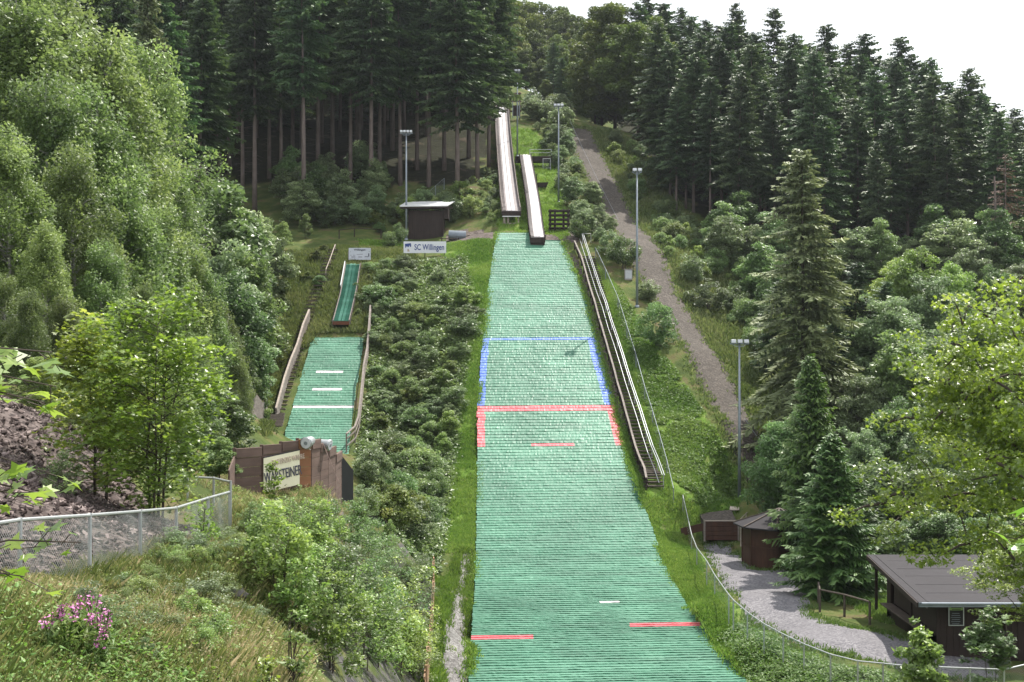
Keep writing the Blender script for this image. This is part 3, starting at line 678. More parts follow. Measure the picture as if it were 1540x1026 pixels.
# ---- small sign
b = on(541, 129.2); t = thing('board_sign', 'white sponsor board headed Willingen at the top of the small jump', 'sign', b)
sz = (513 - 382) / FPX * 129.2 - b.z; bw = 33 / FPX * 129.2; bh = 18 / FPX * 129.2
MB().box((0, 0, sz), (bw, .05, bh)).build('board', 'sign_grey', t)
for x in (-bw / 2 - .03, bw / 2 - .3): MB().box((x, .05, sz / 2 - .1), (.08, .08, sz + bh / 2 + .2)).build('post', 'wood_grey', t)
MB().box((.9, .02, sz - bh / 2 - .55), (2.4, .1, .07)).build('low_rail', 'wood_pale', t)
text('Willingen', t, Vector((0, -.033, sz + bh * .34)), .26, 'ink_dark', ROTF, 'lettering', 1.15, .006)
for (x, z, l) in ((-.62, -.30, .38), (.05, -.30, .38), (.66, -.28, .38), (-.85, -.13, .12), (-.55, -.13, .2), (0, -.04, .6), (-.9, .2, .08), (.92, .24, .1)):
    MB().box((x, -.028, sz + z), (l, .004, .035 if l != .38 else .06)).build('print_line', 'ink_dark', t)
MB().box((.88, -.028, sz - .1), (.1, .005, .3)).build('dark_mark', 'ink_dark', t)

# ---- stairways
def stairs(name, label, pts, n, width, mat, group=None, risers=True):
    t = thing(name, label, 'stairs', pts[0], 0, group); O = pts[0]
    arr = np.array([list(q) for q in pts]); L = np.r_[0, np.cumsum(np.linalg.norm(np.diff(arr, axis=0), axis=1))]
    for k in range(n):
        u = L[-1] * (k + .5) / n; q = Vector([np.interp(u, L, arr[:, j]) for j in range(3)]) - O
        j = random.uniform(-.02, .02)
        MB().box(tuple(q + Vector((j, 0, .06 + random.uniform(-.015, .015)))), (width + random.uniform(-.05, .05), .26, .09), random.uniform(-.02, .02)).build('step', mat, t)
    return t
stl = [on(np.interp(py, [385, 745], [883, 984]), dm(py) - .2, .12) for py in range(745, 384, -12)]
t = stairs('stairway', 'long mossy timber stairway climbing beside the large green slope', stl, 88, 1.35, 'wood_step')
stl = [gp(*q) + Vector((0, 0, .22)) for q in ((413, 648), (418, 628), (427, 596), (436, 565), (446, 533), (456, 502), (466, 470), (477, 440), (489, 410), (502, 378))]; STAIR2 = [(q.x, q.y) for q in stl]
stairs('stairway', 'narrow earth and timber stairway left of the small jump', stl, 60, 1.05, 'wood_step')
# dark board fence left of the long stairs
def board_fence(name, label, pts, hgt, mat, gap, railmat, board_h=.16, nb=3, thick=.05, group=None, zoff=.1):
    t = thing(name, label, 'fence', pts[0], 0, group); O = pts[0]
    for q in pts: MB().box(tuple(q - O + Vector((0, 0, hgt / 2 - .1))), (.10, .10, hgt + .25)).build('post', mat, t)
    for k in range(nb):
        z = zoff + (hgt - zoff) * (k + .5) / nb; m = MB()
        for a, b_ in zip(pts, pts[1:]): m.beam(tuple(a - O + Vector((.07, 0, z))), tuple(b_ - O + Vector((.07, 0, z))), thick, (hgt - zoff) / nb - gap)
        m.build('board', mat, t)
    m = MB()
    for a, b_ in zip(pts, pts[1:]): m.beam(tuple(a - O + Vector((0, 0, hgt + .05))), tuple(b_ - O + Vector((0, 0, hgt + .05))), .14, .06)
    m.build('cap_rail', railmat, t)
    return t
pf = [on(np.interp(py, [372, 395, 745], [862, 873, 972]), dm(py) - .1) for py in range(748, 371, -12)]
board_fence('board_fence', 'dark weathered board fence between the green slope and the long stairway', pf, .85, 'wood_dark', .10, 'wood_grey', nb=2)
pf = [on(415, 100), on(421, 102), on(428, 105), on(437, 108.5), on(447, 112), on(456, 115.5), on(465, 118.5)]
board_fence('board_fence', 'grey upright board fence between the small jump and its stairway', pf, 1.15, 'wood_grey', .015, 'wood_pale', nb=3, thick=.04)
pf = [on(330, 88), on(352, 90), on(375, 93), on(393, 96), on(401, 99)]
board_fence('board_fence', 'curved reddish board fence below the small stairway, partly behind leaves', pf, 1.9, 'wood_grey', .015, 'wood_red', nb=4, thick=.04)
pf = [on(557, 118), on(555, 115), on(552, 111), on(547, 107), on(543, 103), on(539, 100), on(534, 97.5), on(521, 95)]
board_fence('board_fence', 'grey open rail fence along the right edge of the small jump', pf, 1.15, 'wood_grey', .42, 'wood_grey', nb=2, thick=.04)
# bright new pole fence low left of the gravel path
pf = [gp(x, y) for x, y in ((652, 868), (653, 880), (653, 895), (652, 912), (651, 930), (650, 952), (648, 975), (646, 1000), (644, 1030), (641, 1068))]
t = thing('paling_fence', 'new pale orange paling fence at the foot of the bushy bank', 'fence', pf[0]); O = pf[0]
for a, b_ in zip(pf, pf[1:]):
    nn = max(2, int((b_ - a).length / .45))
    for k in range(nn):
        q = a.lerp(b_, k / nn); MB().box(tuple(Vector((q.x, q.y, h1(q.x, q.y))) - O + Vector((0, 0, .5 + random.uniform(-.04, .04)))), (.05, .16, 1.25)).build('paling', 'wood_new', t)
for z in (.3, .85): 
    m = MB()
    for a, b_ in zip(pf, pf[1:]): m.beam(tuple(a - O + Vector((-.05, 0, z))), tuple(b_ - O + Vector((-.05, 0, z))), .04, .09)
    m.build('rail', 'wood_new', t)
# metal handrail of the long stairs
hr = [on(np.interp(py, [367, 745], [875, 996]), dm(py)) for py in range(745, 366, -27)]
t = thing('handrail', 'bright double tube metal handrail along the long stairway', 'handrail', hr[0]); O = hr[0]
for q in hr: MB().tube([tuple(q - O + Vector((.08, 0, -.2))), tuple(q - O + Vector((.08, 0, 1.0)))], .03, 6).build('post', 'zinc', t)
for dx, z, r in ((0, 1.02, .032), (.15, 1.0, .032), (-.22, .5, .028)):
    MB().tube([tuple(q - O + Vector((dx, 0, z))) for q in hr], r, 8).build('tube_rail', 'zinc', t)
m = MB(); q = hr[-1] - O; m.tube([tuple(q + Vector((0, 0, 1.0))), tuple(q + Vector((.9, 0, 1.0))), tuple(q + Vector((.9, 0, .1)))], .03, 6); m.build('end_frame', 'zinc', t)
hr = [gp(490, 418), gp(497, 400), gp(504, 380)]
rail_fence('handrail', 'thin pale wooden handrail beside the upper steps of the small jump', 'handrail', hr, .8, 'wood_pale', (1.0,), .04)

# ---- chain link fences
def chain_fence(label, pts, hgt, pitch, wire, postr=.03, group=None, skip=(), toprail=.028, name='chain_link_fence', mat='zinc'):
    t = thing(name, label, 'fence', pts[0], 0, group); O = pts[0]
    for q in pts: MB().tube([tuple(q - O + Vector((0, 0, -.3))), tuple(q - O + Vector((0, 0, hgt + .03)))], postr, 8).build('post', mat, t)
    for a, b_ in zip(pts, pts[1:]):
        MB().tube([tuple(a - O + Vector((0, 0, hgt))), tuple(b_ - O + Vector((0, 0, hgt)))], toprail, 8).build('top_rail', mat, t)
    for j, (a, b_) in enumerate(zip(pts, pts[1:])):
        L = (b_ - a).length; nc = max(2, int(L / pitch)); nr = int((hgt - .06) / pitch * 1.0)
        a0 = np.array(a - O); d = np.array(b_ - a); nrm = np.array([d[1], -d[0], 0]); nrm = nrm / np.linalg.norm(nrm)
        V, F = [], []
        ks = np.arange(nr + 1); zz = .03 + ks * (hgt - .06) / nr
        sag = .03 * np.sin(ks / nr * math.pi)
        for c in range(nc):
            for ph in (0, 1):
                off = ((ks + ph) % 2) * 1.0
                u = (c + off * 1.0) / nc; u = np.clip(u, 0, 1)
                bulge = sag + .02 * np.sin(u * 9 + j) 
                ctr = a0 + u[:, None] * d + np.c_[np.zeros(nr + 1), np.zeros(nr + 1), zz] + bulge[:, None] * nrm
                uv = d / L * wire
                b0 = len(V); V += list(ctr - uv) + list(ctr + uv)
                i = np.arange(nr); F += [(b0 + q, b0 + q + 1, b0 + nr + 1 + q + 1, b0 + nr + 1 + q) for q in i]
        link('wire_mesh', mesh_np('wire_mesh', V, F, mat), t)
    return t
lf = [Vector(P(-95, 800, 15.0)), Vector(P(30, 782, 17.5)), Vector(P(135, 775, 20)), Vector(P(211, 769, 23)), Vector(P(265, 764, 26)), Vector(P(313, 749, 29)), Vector(P(345, 740, 32))]
for q in lf: q.z -= 1.22
chain_fence('galvanised chain link fence along the dry meadow in the left foreground', lf, 1.22, .06, .0052, .032)
lf2 = [lf[-1] + Vector((.03, 0, .18)), lf[-1] + Vector((-.65, 1.2, .15)), lf[-1] + Vector((-1.5, 2.0, .1))]
chain_fence('short chain link return with a doubled top tube at the corner by the wooden wall', lf2, 1.28, .06, .0028, .032, name='chain_link_gate')
rf_ = []
for px, ty, by in ((1027, 770, 808), (1040, 811, 836), (1048, 829, 852), (1063, 850, 874), (1075, 871, 897), (1096, 891, 929), (1103, 898, 938), (1124, 918, 958), (1149, 935, 977), (1178, 951, 994), (1209, 966, 1010), (1249, 979, 1027), (1290, 987, 1038), (1328, 992, 1042), (1363, 994, 1046), (1413, 994, 1048), (1459, 996, 1050), (1510, 998, 1052), (1548, 986, 1042), (1600, 970, 1030)):
    d = 26400 / (by - 513); rf_.append(Vector(P(px, by, d)))
for q in rf_: q.z = max(q.z, h1(q.x, q.y) - .05)
chain_fence('long curving chain link fence between the gravel yard and the green run', rf_, 1.1, .10, .0035, .034)
sf = [on(np.interp(py, [372, 450, 560, 750], [888, 925, 958, 1013]), dm(py)) for py in (750, 715, 680, 640, 600, 555, 510, 465, 420, 388)]
chain_fence('grey wire fence on the grass side of the long stairway', sf, 1.05, .12, .006, .03, toprail=.02, mat='zinc_dull')
wf = [on(642, 150), on(655, 152), on(668, 154)]
chain_fence('short wire fence at the forest edge behind the white roofed shed', wf, 1.3, .15, .005, .03, toprail=.015, mat='zinc_dull')

# ---- curved wooden wall with banner
ps = [(346, 690, 45.2, .35), (352, 676, 46.0, 1), (393, 671, 46.8, 1), (422, 666, 47.4, 1), (447, 661, 48.0, 1), (467, 659, 48.4, 1), (480, 663, 49.2, 1), (492, 669, 50.2, 1), (503, 676, 51.6, 1), (512, 685, 53.5, 1)]
tops = [Vector(P(a, b_, c)) for a, b_, c, _ in ps]; O = tops[1].copy(); O.z = -5.7
t = thing('plank_wall', 'curved reddish brown plank wall with a banner on the promontory edge', 'wooden wall', O)
for i, (a, b_) in enumerate(zip(tops, tops[1:])):
    if i == 0: continue
    L = (b_ - a); ztop = min(a.z, b_.z) + abs(a.z - b_.z) * .5; m = MB(); g0 = -6.6; nb = 7
    for k in range(nb):
        z1 = ztop - k * .34; z0_ = z1 - .33; p0 = a.lerp(b_, .02); p1 = a.lerp(b_, .98); th = .05 if k else .09
        n_ = Vector((L.y, -L.x, 0)).normalized() * (th)
        q = [Vector((p0.x, p0.y, z0_)) + n_, Vector((p1.x, p1.y, z0_)) + n_, Vector((p1.x, p1.y, z0_)), Vector((p0.x, p0.y, z0_))]
        q += [v + Vector((0, 0, .33)) for v in q]
        m.hexa([tuple(v - O) for v in q])
    m.build('plank_panel', 'wood_orange' if i == 4 else 'wood_red', t, .008)
for i, a in enumerate(tops[1:]):
    MB().box(tuple(Vector((a.x, a.y + .04, a.z - 1.25)) - O), (.11, .11, 2.6)).build('post', 'wood_red', t)
# end return
m = MB(); a, b_ = tops[1], Vector(P(343, 705, 43.5)); 
for k in range(6):
    z1 = a.z - .18 - k * .34; m.hexa([tuple(Vector(v) - O) for v in ((b_.x, b_.y, z1 - .33 - .3), (b_.x + .05, b_.y, z1 - .33 - .3), (a.x + .05, a.y, z1 - .33), (a.x, a.y, z1 - .33), (b_.x, b_.y, z1 - .3), (b_.x + .05, b_.y, z1 - .3), (a.x + .05, a.y, z1), (a.x, a.y, z1))])
m.build('return_panel', 'wood_red', t)
# dark end sheet on the right side
a = tops[-1]; m = MB(); m.hexa([tuple(Vector(v) - O) for v in ((a.x, a.y, a.z - 1.9), (a.x + .05, a.y, a.z - 1.9), (a.x + .4, a.y + 1, a.z - 1.9), (a.x + .35, a.y + 1, a.z - 1.9), (a.x, a.y, a.z), (a.x + .05, a.y, a.z), (a.x + .4, a.y + 1, a.z - .7), (a.x + .35, a.y + 1, a.z - .7))]); m.build('dark_end_sheet', 'black_plastic', t)
# banner hung on the wall
c0, c1, c2_ = tops[2], tops[3], tops[4]
def offn(a, b_, dist):
    L = b_ - a; return Vector((L.y, -L.x, 0)).normalized() * dist
nb_ = offn(c0, c2_, .13)
bn = thing('advertising_banner', 'cream advertising banner hung on the curved plank wall', 'banner', c0 + nb_)
m = MB(); N_ = 14; V, F = [], []
for i in range(N_ + 1):
    u = i / N_; q = c0.lerp(c2_, u) if False else (c0.lerp(c1, u * 2) if u < .5 else c1.lerp(c2_, u * 2 - 1))
    ztop_ = c0.z - .42 + u * .18; q = Vector((q.x, q.y, 0)) + nb_ + offn(c0, c2_, .02 * math.sin(u * 9))
    for v in range(5):
        z = ztop_ - v / 4 * 1.22; V.append((q.x - bn.location.x, q.y - bn.location.y, z - bn.location.z + 0))
for i in range(N_):
    for v in range(4): F.append((i * 5 + v, i * 5 + v + 1, i * 5 + 6 + v, i * 5 + 5 + v))
m.add(V, F); o = m.build('cloth', 'banner', bn); sm = o.modifiers.new('thickness', 'SOLIDIFY'); sm.thickness = .006
ang = math.atan2((c2_ - c0).y, (c2_ - c0).x); RB = Matrix.Rotation(ang, 3, 'Z') @ ROTF
mid = (c0 + c2_) / 2 - c0 + offn(c0, c2_, .045); zt_ = -.42 + .09 + (c0.z - bn.location.z)
RB2 = RB @ Matrix.Rotation(math.atan2(.18, (c2_ - c0).xy.length), 3, 'Z')
text('DAS EINZIG WAHRE', bn, mid + Vector((.18, .18, zt_ - .28)), .26, 'ink_beige', RB2, 'lettering', .62, .004)
text('WARSTEINER', bn, mid + Vector((.02, .02, zt_ - .78)), .50, 'ink_dark', RB2, 'lettering', .56, .004)
MB().tube([tuple(Vector((0, 0, c0.z - bn.location.z - .40))), tuple(Vector(c2_ - c0) + Vector((0, 0, c0.z - c2_.z - .22)))], .02, 6).build('top_cord', 'black_plastic', bn)
# floodlights on the wall
def wall_lamp(px, py, d, yaw, label, s=1.0):
    c = Vector(P(px, py, d)); t = thing('floodlight', label, 'floodlight', c, R(yaw), 'round floodlights on the plank wall')
    m = MB(); m.tube([(0, .34 * s, .05), (0, .2 * s, .03), (0, -.12 * s, -.02), (0, -.2 * s, -.04)], [.1 * s, .16 * s, .2 * s, .235 * s], 20); m.build('housing', 'zinc', t, 0, True)
    m = MB(); m.tube([(0, -.2 * s, -.04), (0, -.225 * s, -.043)], .19 * s, 20); m.build('lens', 'glass_pale', t)
    m = MB(); m.tube([(0, -.226 * s, -.043), (0, -.235 * s, -.045)], .07 * s, 12); m.build('bulb_ring', 'zinc_dull', t)
    m = MB(); m.tube([(-.22 * s, 0, 0), (-.3 * s, .05, -.16), (-.12 * s, .12, -.2), (.0, .16, -.3)], .018, 6); m.build('bracket', 'white_metal', t)
wall_lamp(464, 664.5, 47.9, -18, 'larger round floodlight on the wall top facing the viewer')
wall_lamp(489, 668, 49.6, 75, 'tilted cylinder floodlight at the right end of the plank wall', .95)
a = Vector(P(485, 665, 49)); b_ = Vector(P(510, 727, 46.5)); t = thing('guy_cable', 'thin reddish guy cable running down from the plank wall', 'cable', a)
MB().tube([(0, 0, 0), tuple(b_ - a)], .012, 5).build('wire', 'wood_red', t)

# ---- wooden bin and small box
b = Vector(P(1085, 813, 87.5)); t = thing('timber_bin', 'low dark timber bin holding earth beside the lamp mast', 'wooden bin', b)
for k in range(4): MB().box((0, 0, .17 + k * .31), (2.2, .08, .29)).build('plank', 'wood_hut', t, .01)
for x in (-1.12, 1.12): MB().box((x, 0, .65), (.12, .12, 1.4)).build('post', 'wood_grey', t)
MB().box((0, 0, 1.30), (2.25, .14, .06)).build('top_rail', 'wood_pale', t)
MB().box((1.12, 1.2, .6), (.08, 2.3, 1.2)).build('side_panel', 'wood_hut', t); MB().beam((-1.1, .1, .9), (-2.6, .4, .5), .06, .5).build('side_wing', 'wood_hut', t)
m = MB(); m.hexa([(-1.1, .06, .2), (1.06, .06, .2), (1.06, 2.6, .2), (-1.1, 2.6, .2), (-1.1, .06, 1.15), (1.06, .06, 1.15), (1.06, 2.6, 1.7), (-1.1, 2.6, 1.45)]); m.build('earth_fill', 'gravel_brown', t)
b = Vector(P(1104, 778, 90.5)); t = thing('cable_box', 'small brown box with a pale slanted lid beside the lamp mast foot', 'box', b)
MB().box((0, 0, .1), (.5, .5, .9)).build('box', 'wood_hut', t)
MB().hexa([(-.36, -.34, .5), (.30, -.34, .5), (.42, .34, .66), (-.22, .34, .66), (-.36, -.34, .56), (.30, -.34, .56), (.42, .34, .72), (-.22, .34, .72)]).build('lid', 'wood_pale', t)
rail_fence('railing', 'short pale post and wire railing between the wooden bin and the octagonal hut', 'railing', [Vector(P(1114, 815, 86.5)), Vector(P(1122, 806, 89)), Vector(P(1128, 800, 92))], 1.5, 'wood_pale', (1.0, .55), .04, None, .025)
# ---- pale cabinet on slope
b = gp(945, 421); t = thing('electric_cabinet', 'pale grey electric cabinet on the grass left of the lamp mast', 'cabinet', b)
MB().box((0, 0, .45), (.72, .4, 1.0)).build('body', 'concrete', t, .02); MB().box((0, -.205, .5), (.6, .02, .78)).build('door', 'zinc', t); MB().box((0, 0, .98), (.82, .5, .07)).build('lid', 'concrete', t)
# ---- lift pulley mast far up
b = on(851, 187); t = thing('lift_return_mast', 'small tow lift end mast with white arms at the top of the gravel path', 'lift mast', b)
zz = (513 - 168) / FPX * 187 - b.z
MB().tube([(0, 0, 0), (0, 0, zz)], .07, 6).build('pole', 'zinc_dull', t)
MB().beam((-.7, 0, zz - .1), (.6, 0, zz + .25), .14, .12).beam((-.3, 0, zz + .5), (.5, 0, zz - .4), .1, .1).build('arm', 'white_metal', t)
MB().tube([(0, -.1, zz), (0, .1, zz)], .3, 14).build('wheel', 'zinc', t)
a = b + Vector((0, 0, zz)); e = gp(1138, 672); t = thing('tow_cable', 'thin tow lift cable strung down over the gravel path', 'cable', a)
pts = [a.lerp(e + Vector((0, 0, .8)), k / 20) - Vector((0, 0, 2.2 * math.sin(k / 20 * math.pi))) - a for k in range(21)]
MB().tube([tuple(q) for q in pts], .014, 4).build('wire', 'zinc_dull', t)

# ---- octagonal hut
b = Vector(P(1172, 849, 79.5)); t = thing('octagonal_hut', 'dark brown octagonal wooden kiosk on the gravel yard below the spruces', 'kiosk', b)
Ro = 2.25; ang0 = R(22.5 + 8); vs = [(Ro * math.cos(ang0 + k * R(45)), Ro * math.sin(ang0 + k * R(45))) for k in range(8)]
for k in range(8):
    a, c = vs[k], vs[(k + 1) % 8]; m = MB()
    for z0_, z1_ in ((0, 1.2), (1.23, 2.45)):
        m.hexa([(a[0] * .97, a[1] * .97, z0_), (c[0] * .97, c[1] * .97, z0_), (c[0] * .92, c[1] * .92, z0_), (a[0] * .92, a[1] * .92, z0_), (a[0] * .97, a[1] * .97, z1_), (c[0] * .97, c[1] * .97, z1_), (c[0] * .92, c[1] * .92, z1_), (a[0] * .92, a[1] * .92, z1_)])
    m.build('wall_panel', 'wood_hut', t)
    MB().box((a[0] * .965, a[1] * .965, 1.22), (.12, .12, 2.48), ang0 + k * R(45)).build('corner_post', 'wood_hut', t)
    MB().beam((a[0] * .98, a[1] * .98, 1.215), (c[0] * .98, c[1] * .98, 1.215), .05, .07).build('belt_rail', 'wood_hut', t)
m = MB(); 
for k in range(8):
    a, c = vs[k], vs[(k + 1) % 8]; e_ = 1.22
    m.add([(a[0] * e_, a[1] * e_, 2.42), (c[0] * e_, c[1] * e_, 2.42), (0, 0, 3.35), (a[0] * e_, a[1] * e_, 2.34), (c[0] * e_, c[1] * e_, 2.34)], [(0, 1, 2), (3, 4, 1, 0), (4, 3, 2)])
m.build('roof', 'roof_felt', t)
for k in range(8):
    a = vs[k]; MB().beam((a[0] * 1.22, a[1] * 1.22, 2.45), (0, 0, 3.38), .1, .05).build('ridge_batten', 'wood_step', t)
# ---- big hut bottom right
b = Vector((17.5, 54.8, -13.35)); t = thing('refreshment_hut', 'black timber refreshment hut with a wide felt roof at the yard edge', 'hut', b)
D = 7.2; W_ = 8.0; Hh = 2.75
lw = MB()
lw.box((.03, .6, Hh / 2), (.10, 1.2, Hh)); lw.box((.03, D / 2, .6), (.10, D, 1.2)); lw.box((.03, D / 2, Hh - .15), (.10, D, .3)); lw.box((.03, D - .3, Hh / 2), (.10, .6, Hh)); lw.box((.03, 3.6, Hh / 2), (.10, .25, Hh))
lw.build('side_wall', 'wood_dark', t)
fw = MB(); fw.box((W_ / 2, 0, Hh / 2), (W_, .10, Hh)); fw.build('front_wall', 'wood_dark', t)
m = MB()
for k in range(30): m.box((.15 + k * .265, -.062, .62), (.03, .024, 1.2))
for k in range(30): m.box((.15 + k * .265, -.062, 2.0), (.03, .024, 1.4))
m.build('cover_strips', 'wood_dark', t)
MB().box((W_, D / 2, Hh / 2), (.1, D - .12, Hh)).build('side_wall', 'wood_dark', t); MB().box((W_ / 2, D, Hh / 2), (W_ - .12, .1, Hh)).build('rear_wall', 'wood_dark', t)
MB().box((-.22, D * .5, 1.22), (.5, D * .86, .06)).build('serving_counter', 'wood_step', t)
MB().box((.08, 2.4, 1.85), (.06, 2.2, 1.1)).build('shutter', 'wood_dark', t); MB().box((.08, 5.1, 1.85), (.06, 2.4, 1.1)).build('shutter', 'wood_dark', t)
def roofslab(x0, x1, y0, y1, z00, z10, th): return [(x0, y0, z00), (x1, y0, z00), (x1, y1, z10), (x0, y1, z10), (x0, y0, z00 + th), (x1, y0, z00 + th), (x1, y1, z10 + th), (x0, y1, z10 + th)]
zf = (513 - 908) / FPX * 53.5 + 13.35; zb = (513 - 836) / FPX * 64 + 13.35
rx0 = (1381 - 770) / FPX * 53.5 - b.x; rx1 = 9.2
rf = MB().hexa([(rx0, -1.3, zf), (rx1, -1.3, zf), (rx1 - .3, 9.2, zb), (rx0 + .75, 9.2, zb), (rx0, -1.3, zf + .06), (rx1, -1.3, zf + .06), (rx1 - .3, 9.2, zb + .06), (rx0 + .75, 9.2, zb + .06)]).build('roof', 'roof_felt', t)
m = MB()
for k in range(1, 6):
    u = k / 6; y = -1.3 + 10.5 * u; z = zf + (zb - zf) * u + .068; m.box(((rx0 + rx1) / 2 + .3 + .1 * k, y + random.uniform(-.15, .15), z - .004), (rx1 - rx0 - .9, .04, .008), random.uniform(-.006, .006))
m.beam((rx0 + .42, -1.25, zf + .065), (rx0 + 1.1, 9.1, zb + .065), .08, .02); m.build('felt_seams', 'roof_felt', rf)
MB().beam((rx0, -1.34, zf - .04), (rx1, -1.34, zf - .04), .05, .18).build('front_fascia', 'roller_grey', rf)
MB().beam((rx0 - .03, -1.3, zf - .06), (rx0 + .72, 9.2, zb - .06), .05, .2).build('side_fascia', 'wood_dark', rf)
MB().tube([(rx0 + .1, -1.40, zf + .02), (rx1, -1.40, zf - .0)], .05, 8).build('gutter', 'zinc_dull', rf)
m = MB()
for k in range(8): 
    u = k / 7; y = -1.1 + 10 * u; z = zf + (zb - zf) * u - .10; m.beam((rx0 + .1 + .7 * u, y, z), (W_, y, z), .1, .16)
m.build('rafters', 'wood_hut', rf)
for (y, z) in ((.9, Hh - .45), (8.9, zb - .35)):
    MB().tube([(-.16 if y < 5 else rx0 + .9, y, z), (-.10 if y < 5 else rx0 + .96, y, z)], .14, 12).build('yellow_disc', 'wood_pale', t)
MB().box((-.05, 8.9, zb / 2 - .1), (.12, .12, zb)).build('post', 'wood_dark', t)
# menu board
sx_ = (1438 - 770) / FPX * 54.7 - b.x; szz = (513 - 926) / FPX * 54.7 + 13.35; bw = 22 / FPX * 54.7; bh = 29 / FPX * 54.7
mn = thing('menu_board', 'framed dark menu board with a green header on the hut front', 'menu board', b + Vector((sx_, -.09, szz)))
MB().box((0, 0, 0), (bw, .03, bh)).build('panel', 'black_plastic', mn)
m = MB(); 
for s in (-1, 1): m.box((s * bw / 2, -.01, 0), (.035, .05, bh)); m.box((0, -.012, s * bh / 2), (bw + .035, .05, .035))
m.build('frame', 'zinc', mn); MB().box((0, -.02, bh * .38), (bw * .9, .012, bh * .2)).build('green_header', 'ink_green', mn)
for k in range(6): MB().box((-.02, -.018, bh * .12 - k * .085), (bw * (.5 + .2 * ((k * 37) % 5) / 5), .008, .016)).build('print_line', 'zinc_dull', mn)
for k in (0, 1): MB().box((0, -.028, bh * .42 - k * .07), (bw * (.7 - .1 * k), .005, .028)).build('header_line', 'wood_dark', mn)
MB().beam((2.95, -.2, .2), (2.8, -.14, 1.7), .05, .05).build('leaning_pole', 'wood_step', t)
b2 = Vector((21.3, 53.7, -13.3)); t = thing('flower_trough', 'small reddish planter box in front of the black hut', 'planter', b2)
MB().box((0, 0, .2), (.9, .35, .34)).build('trough', 'wood_red', t, .01); MB().box((0, 0, .39), (.8, .26, .03)).build('soil', 'soil_bare', t)
# ================================================================== vegetation
def rv(n): v = rng.normal(size=(n, 3)); return v / np.linalg.norm(v, axis=1, keepdims=True)
def leaves(cen, size, up=.6, asp=.55, nrm=None, sj=.3):
    """one rhombic leaf or leaf cluster at each centre, facing mostly upwards."""
    n = len(cen); N = rv(n); N[:, 2] = np.abs(N[:, 2]) + up
    if nrm is not None: N = N + nrm
    N /= np.linalg.norm(N, axis=1, keepdims=True)
    U = np.cross(N, rv(n)); U /= np.linalg.norm(U, axis=1, keepdims=True) + 1e-9; W = np.cross(N, U)
    s = size * (1 + sj * rng.normal(size=(n, 1))).clip(.4, 2)
    V = np.stack([cen - U * s, cen + W * s * asp - N * s * .12, cen + U * s, cen - W * s * asp - N * s * .12], 1).reshape(-1, 3)
    return V, np.arange(4 * n).reshape(n, 4)
def nth(k): return ('first second third fourth fifth sixth seventh eighth ninth tenth eleventh twelfth thirteenth fourteenth fifteenth sixteenth seventeenth eighteenth nineteenth twentieth'.split() + ['twenty-' + q for q in 'first second third fourth fifth sixth seventh eighth ninth'.split()])[k]
def ranks(items, key=lambda q: q[0]):
    o = sorted(items, key=key); return {id(q): o.index(q) for q in items}
LOBE = []
for k, (a, r_) in enumerate(((-90, .25), (-62, .52), (-38, .38), (-14, .86), (12, .5), (38, .98), (62, .56), (90, 1.12), (118, .56), (142, .98), (168, .5), (194, .86), (218, .38), (242, .52))):
    LOBE.append((r_ * math.cos(R(a)), r_ * math.sin(R(a))))
LOBE = np.array(LOBE)
def lobed(cen, size, up=1.0, sj=.3):
    n = len(cen); N = rv(n); N[:, 2] = np.abs(N[:, 2]) + up; N /= np.linalg.norm(N, axis=1, keepdims=True)
    U = np.cross(N, rv(n)); U /= np.linalg.norm(U, axis=1, keepdims=True) + 1e-9; W = np.cross(N, U)
    s = size * (1 + sj * rng.normal(size=(n, 1))).clip(.4, 1.8); k = len(LOBE)
    V = cen[:, None] + U[:, None] * LOBE[None, :, :1] * s[:, None] + W[:, None] * LOBE[None, :, 1:] * s[:, None] - N[:, None] * (np.abs(LOBE[None, :, :1]) * .25 * s[:, None])
    return V.reshape(-1, 3), np.arange(k * n).reshape(n, k)
def tube_np(pts, rad, k=6):
    m = MB(); m.tube(pts, rad, k); return m
def tree_obj(name, label, cat, group, trunk_mb, crown_me, bark, loc, rz=0, sc_=(1, 1, 1)):
    t = thing(name, label, cat, loc, rz, group); t.scale = sc_
    if trunk_mb: trunk_mb.build('trunk', bark, t, 0, True)
    if crown_me: link('crown', crown_me, t)
    return t
def copy_thing(src, label, group, loc, rz, sc_):
    t = src.copy(); C.objects.link(t); t.location = loc; t.rotation_euler = (0, 0, rz); t.scale = sc_
    if label: t['label'] = label
    if group: t['group'] = group
    for ch in PROTO_CH[src.name]:
        c = ch.copy(); C.objects.link(c); c.parent = t
    return t
PROTO_CH = {}

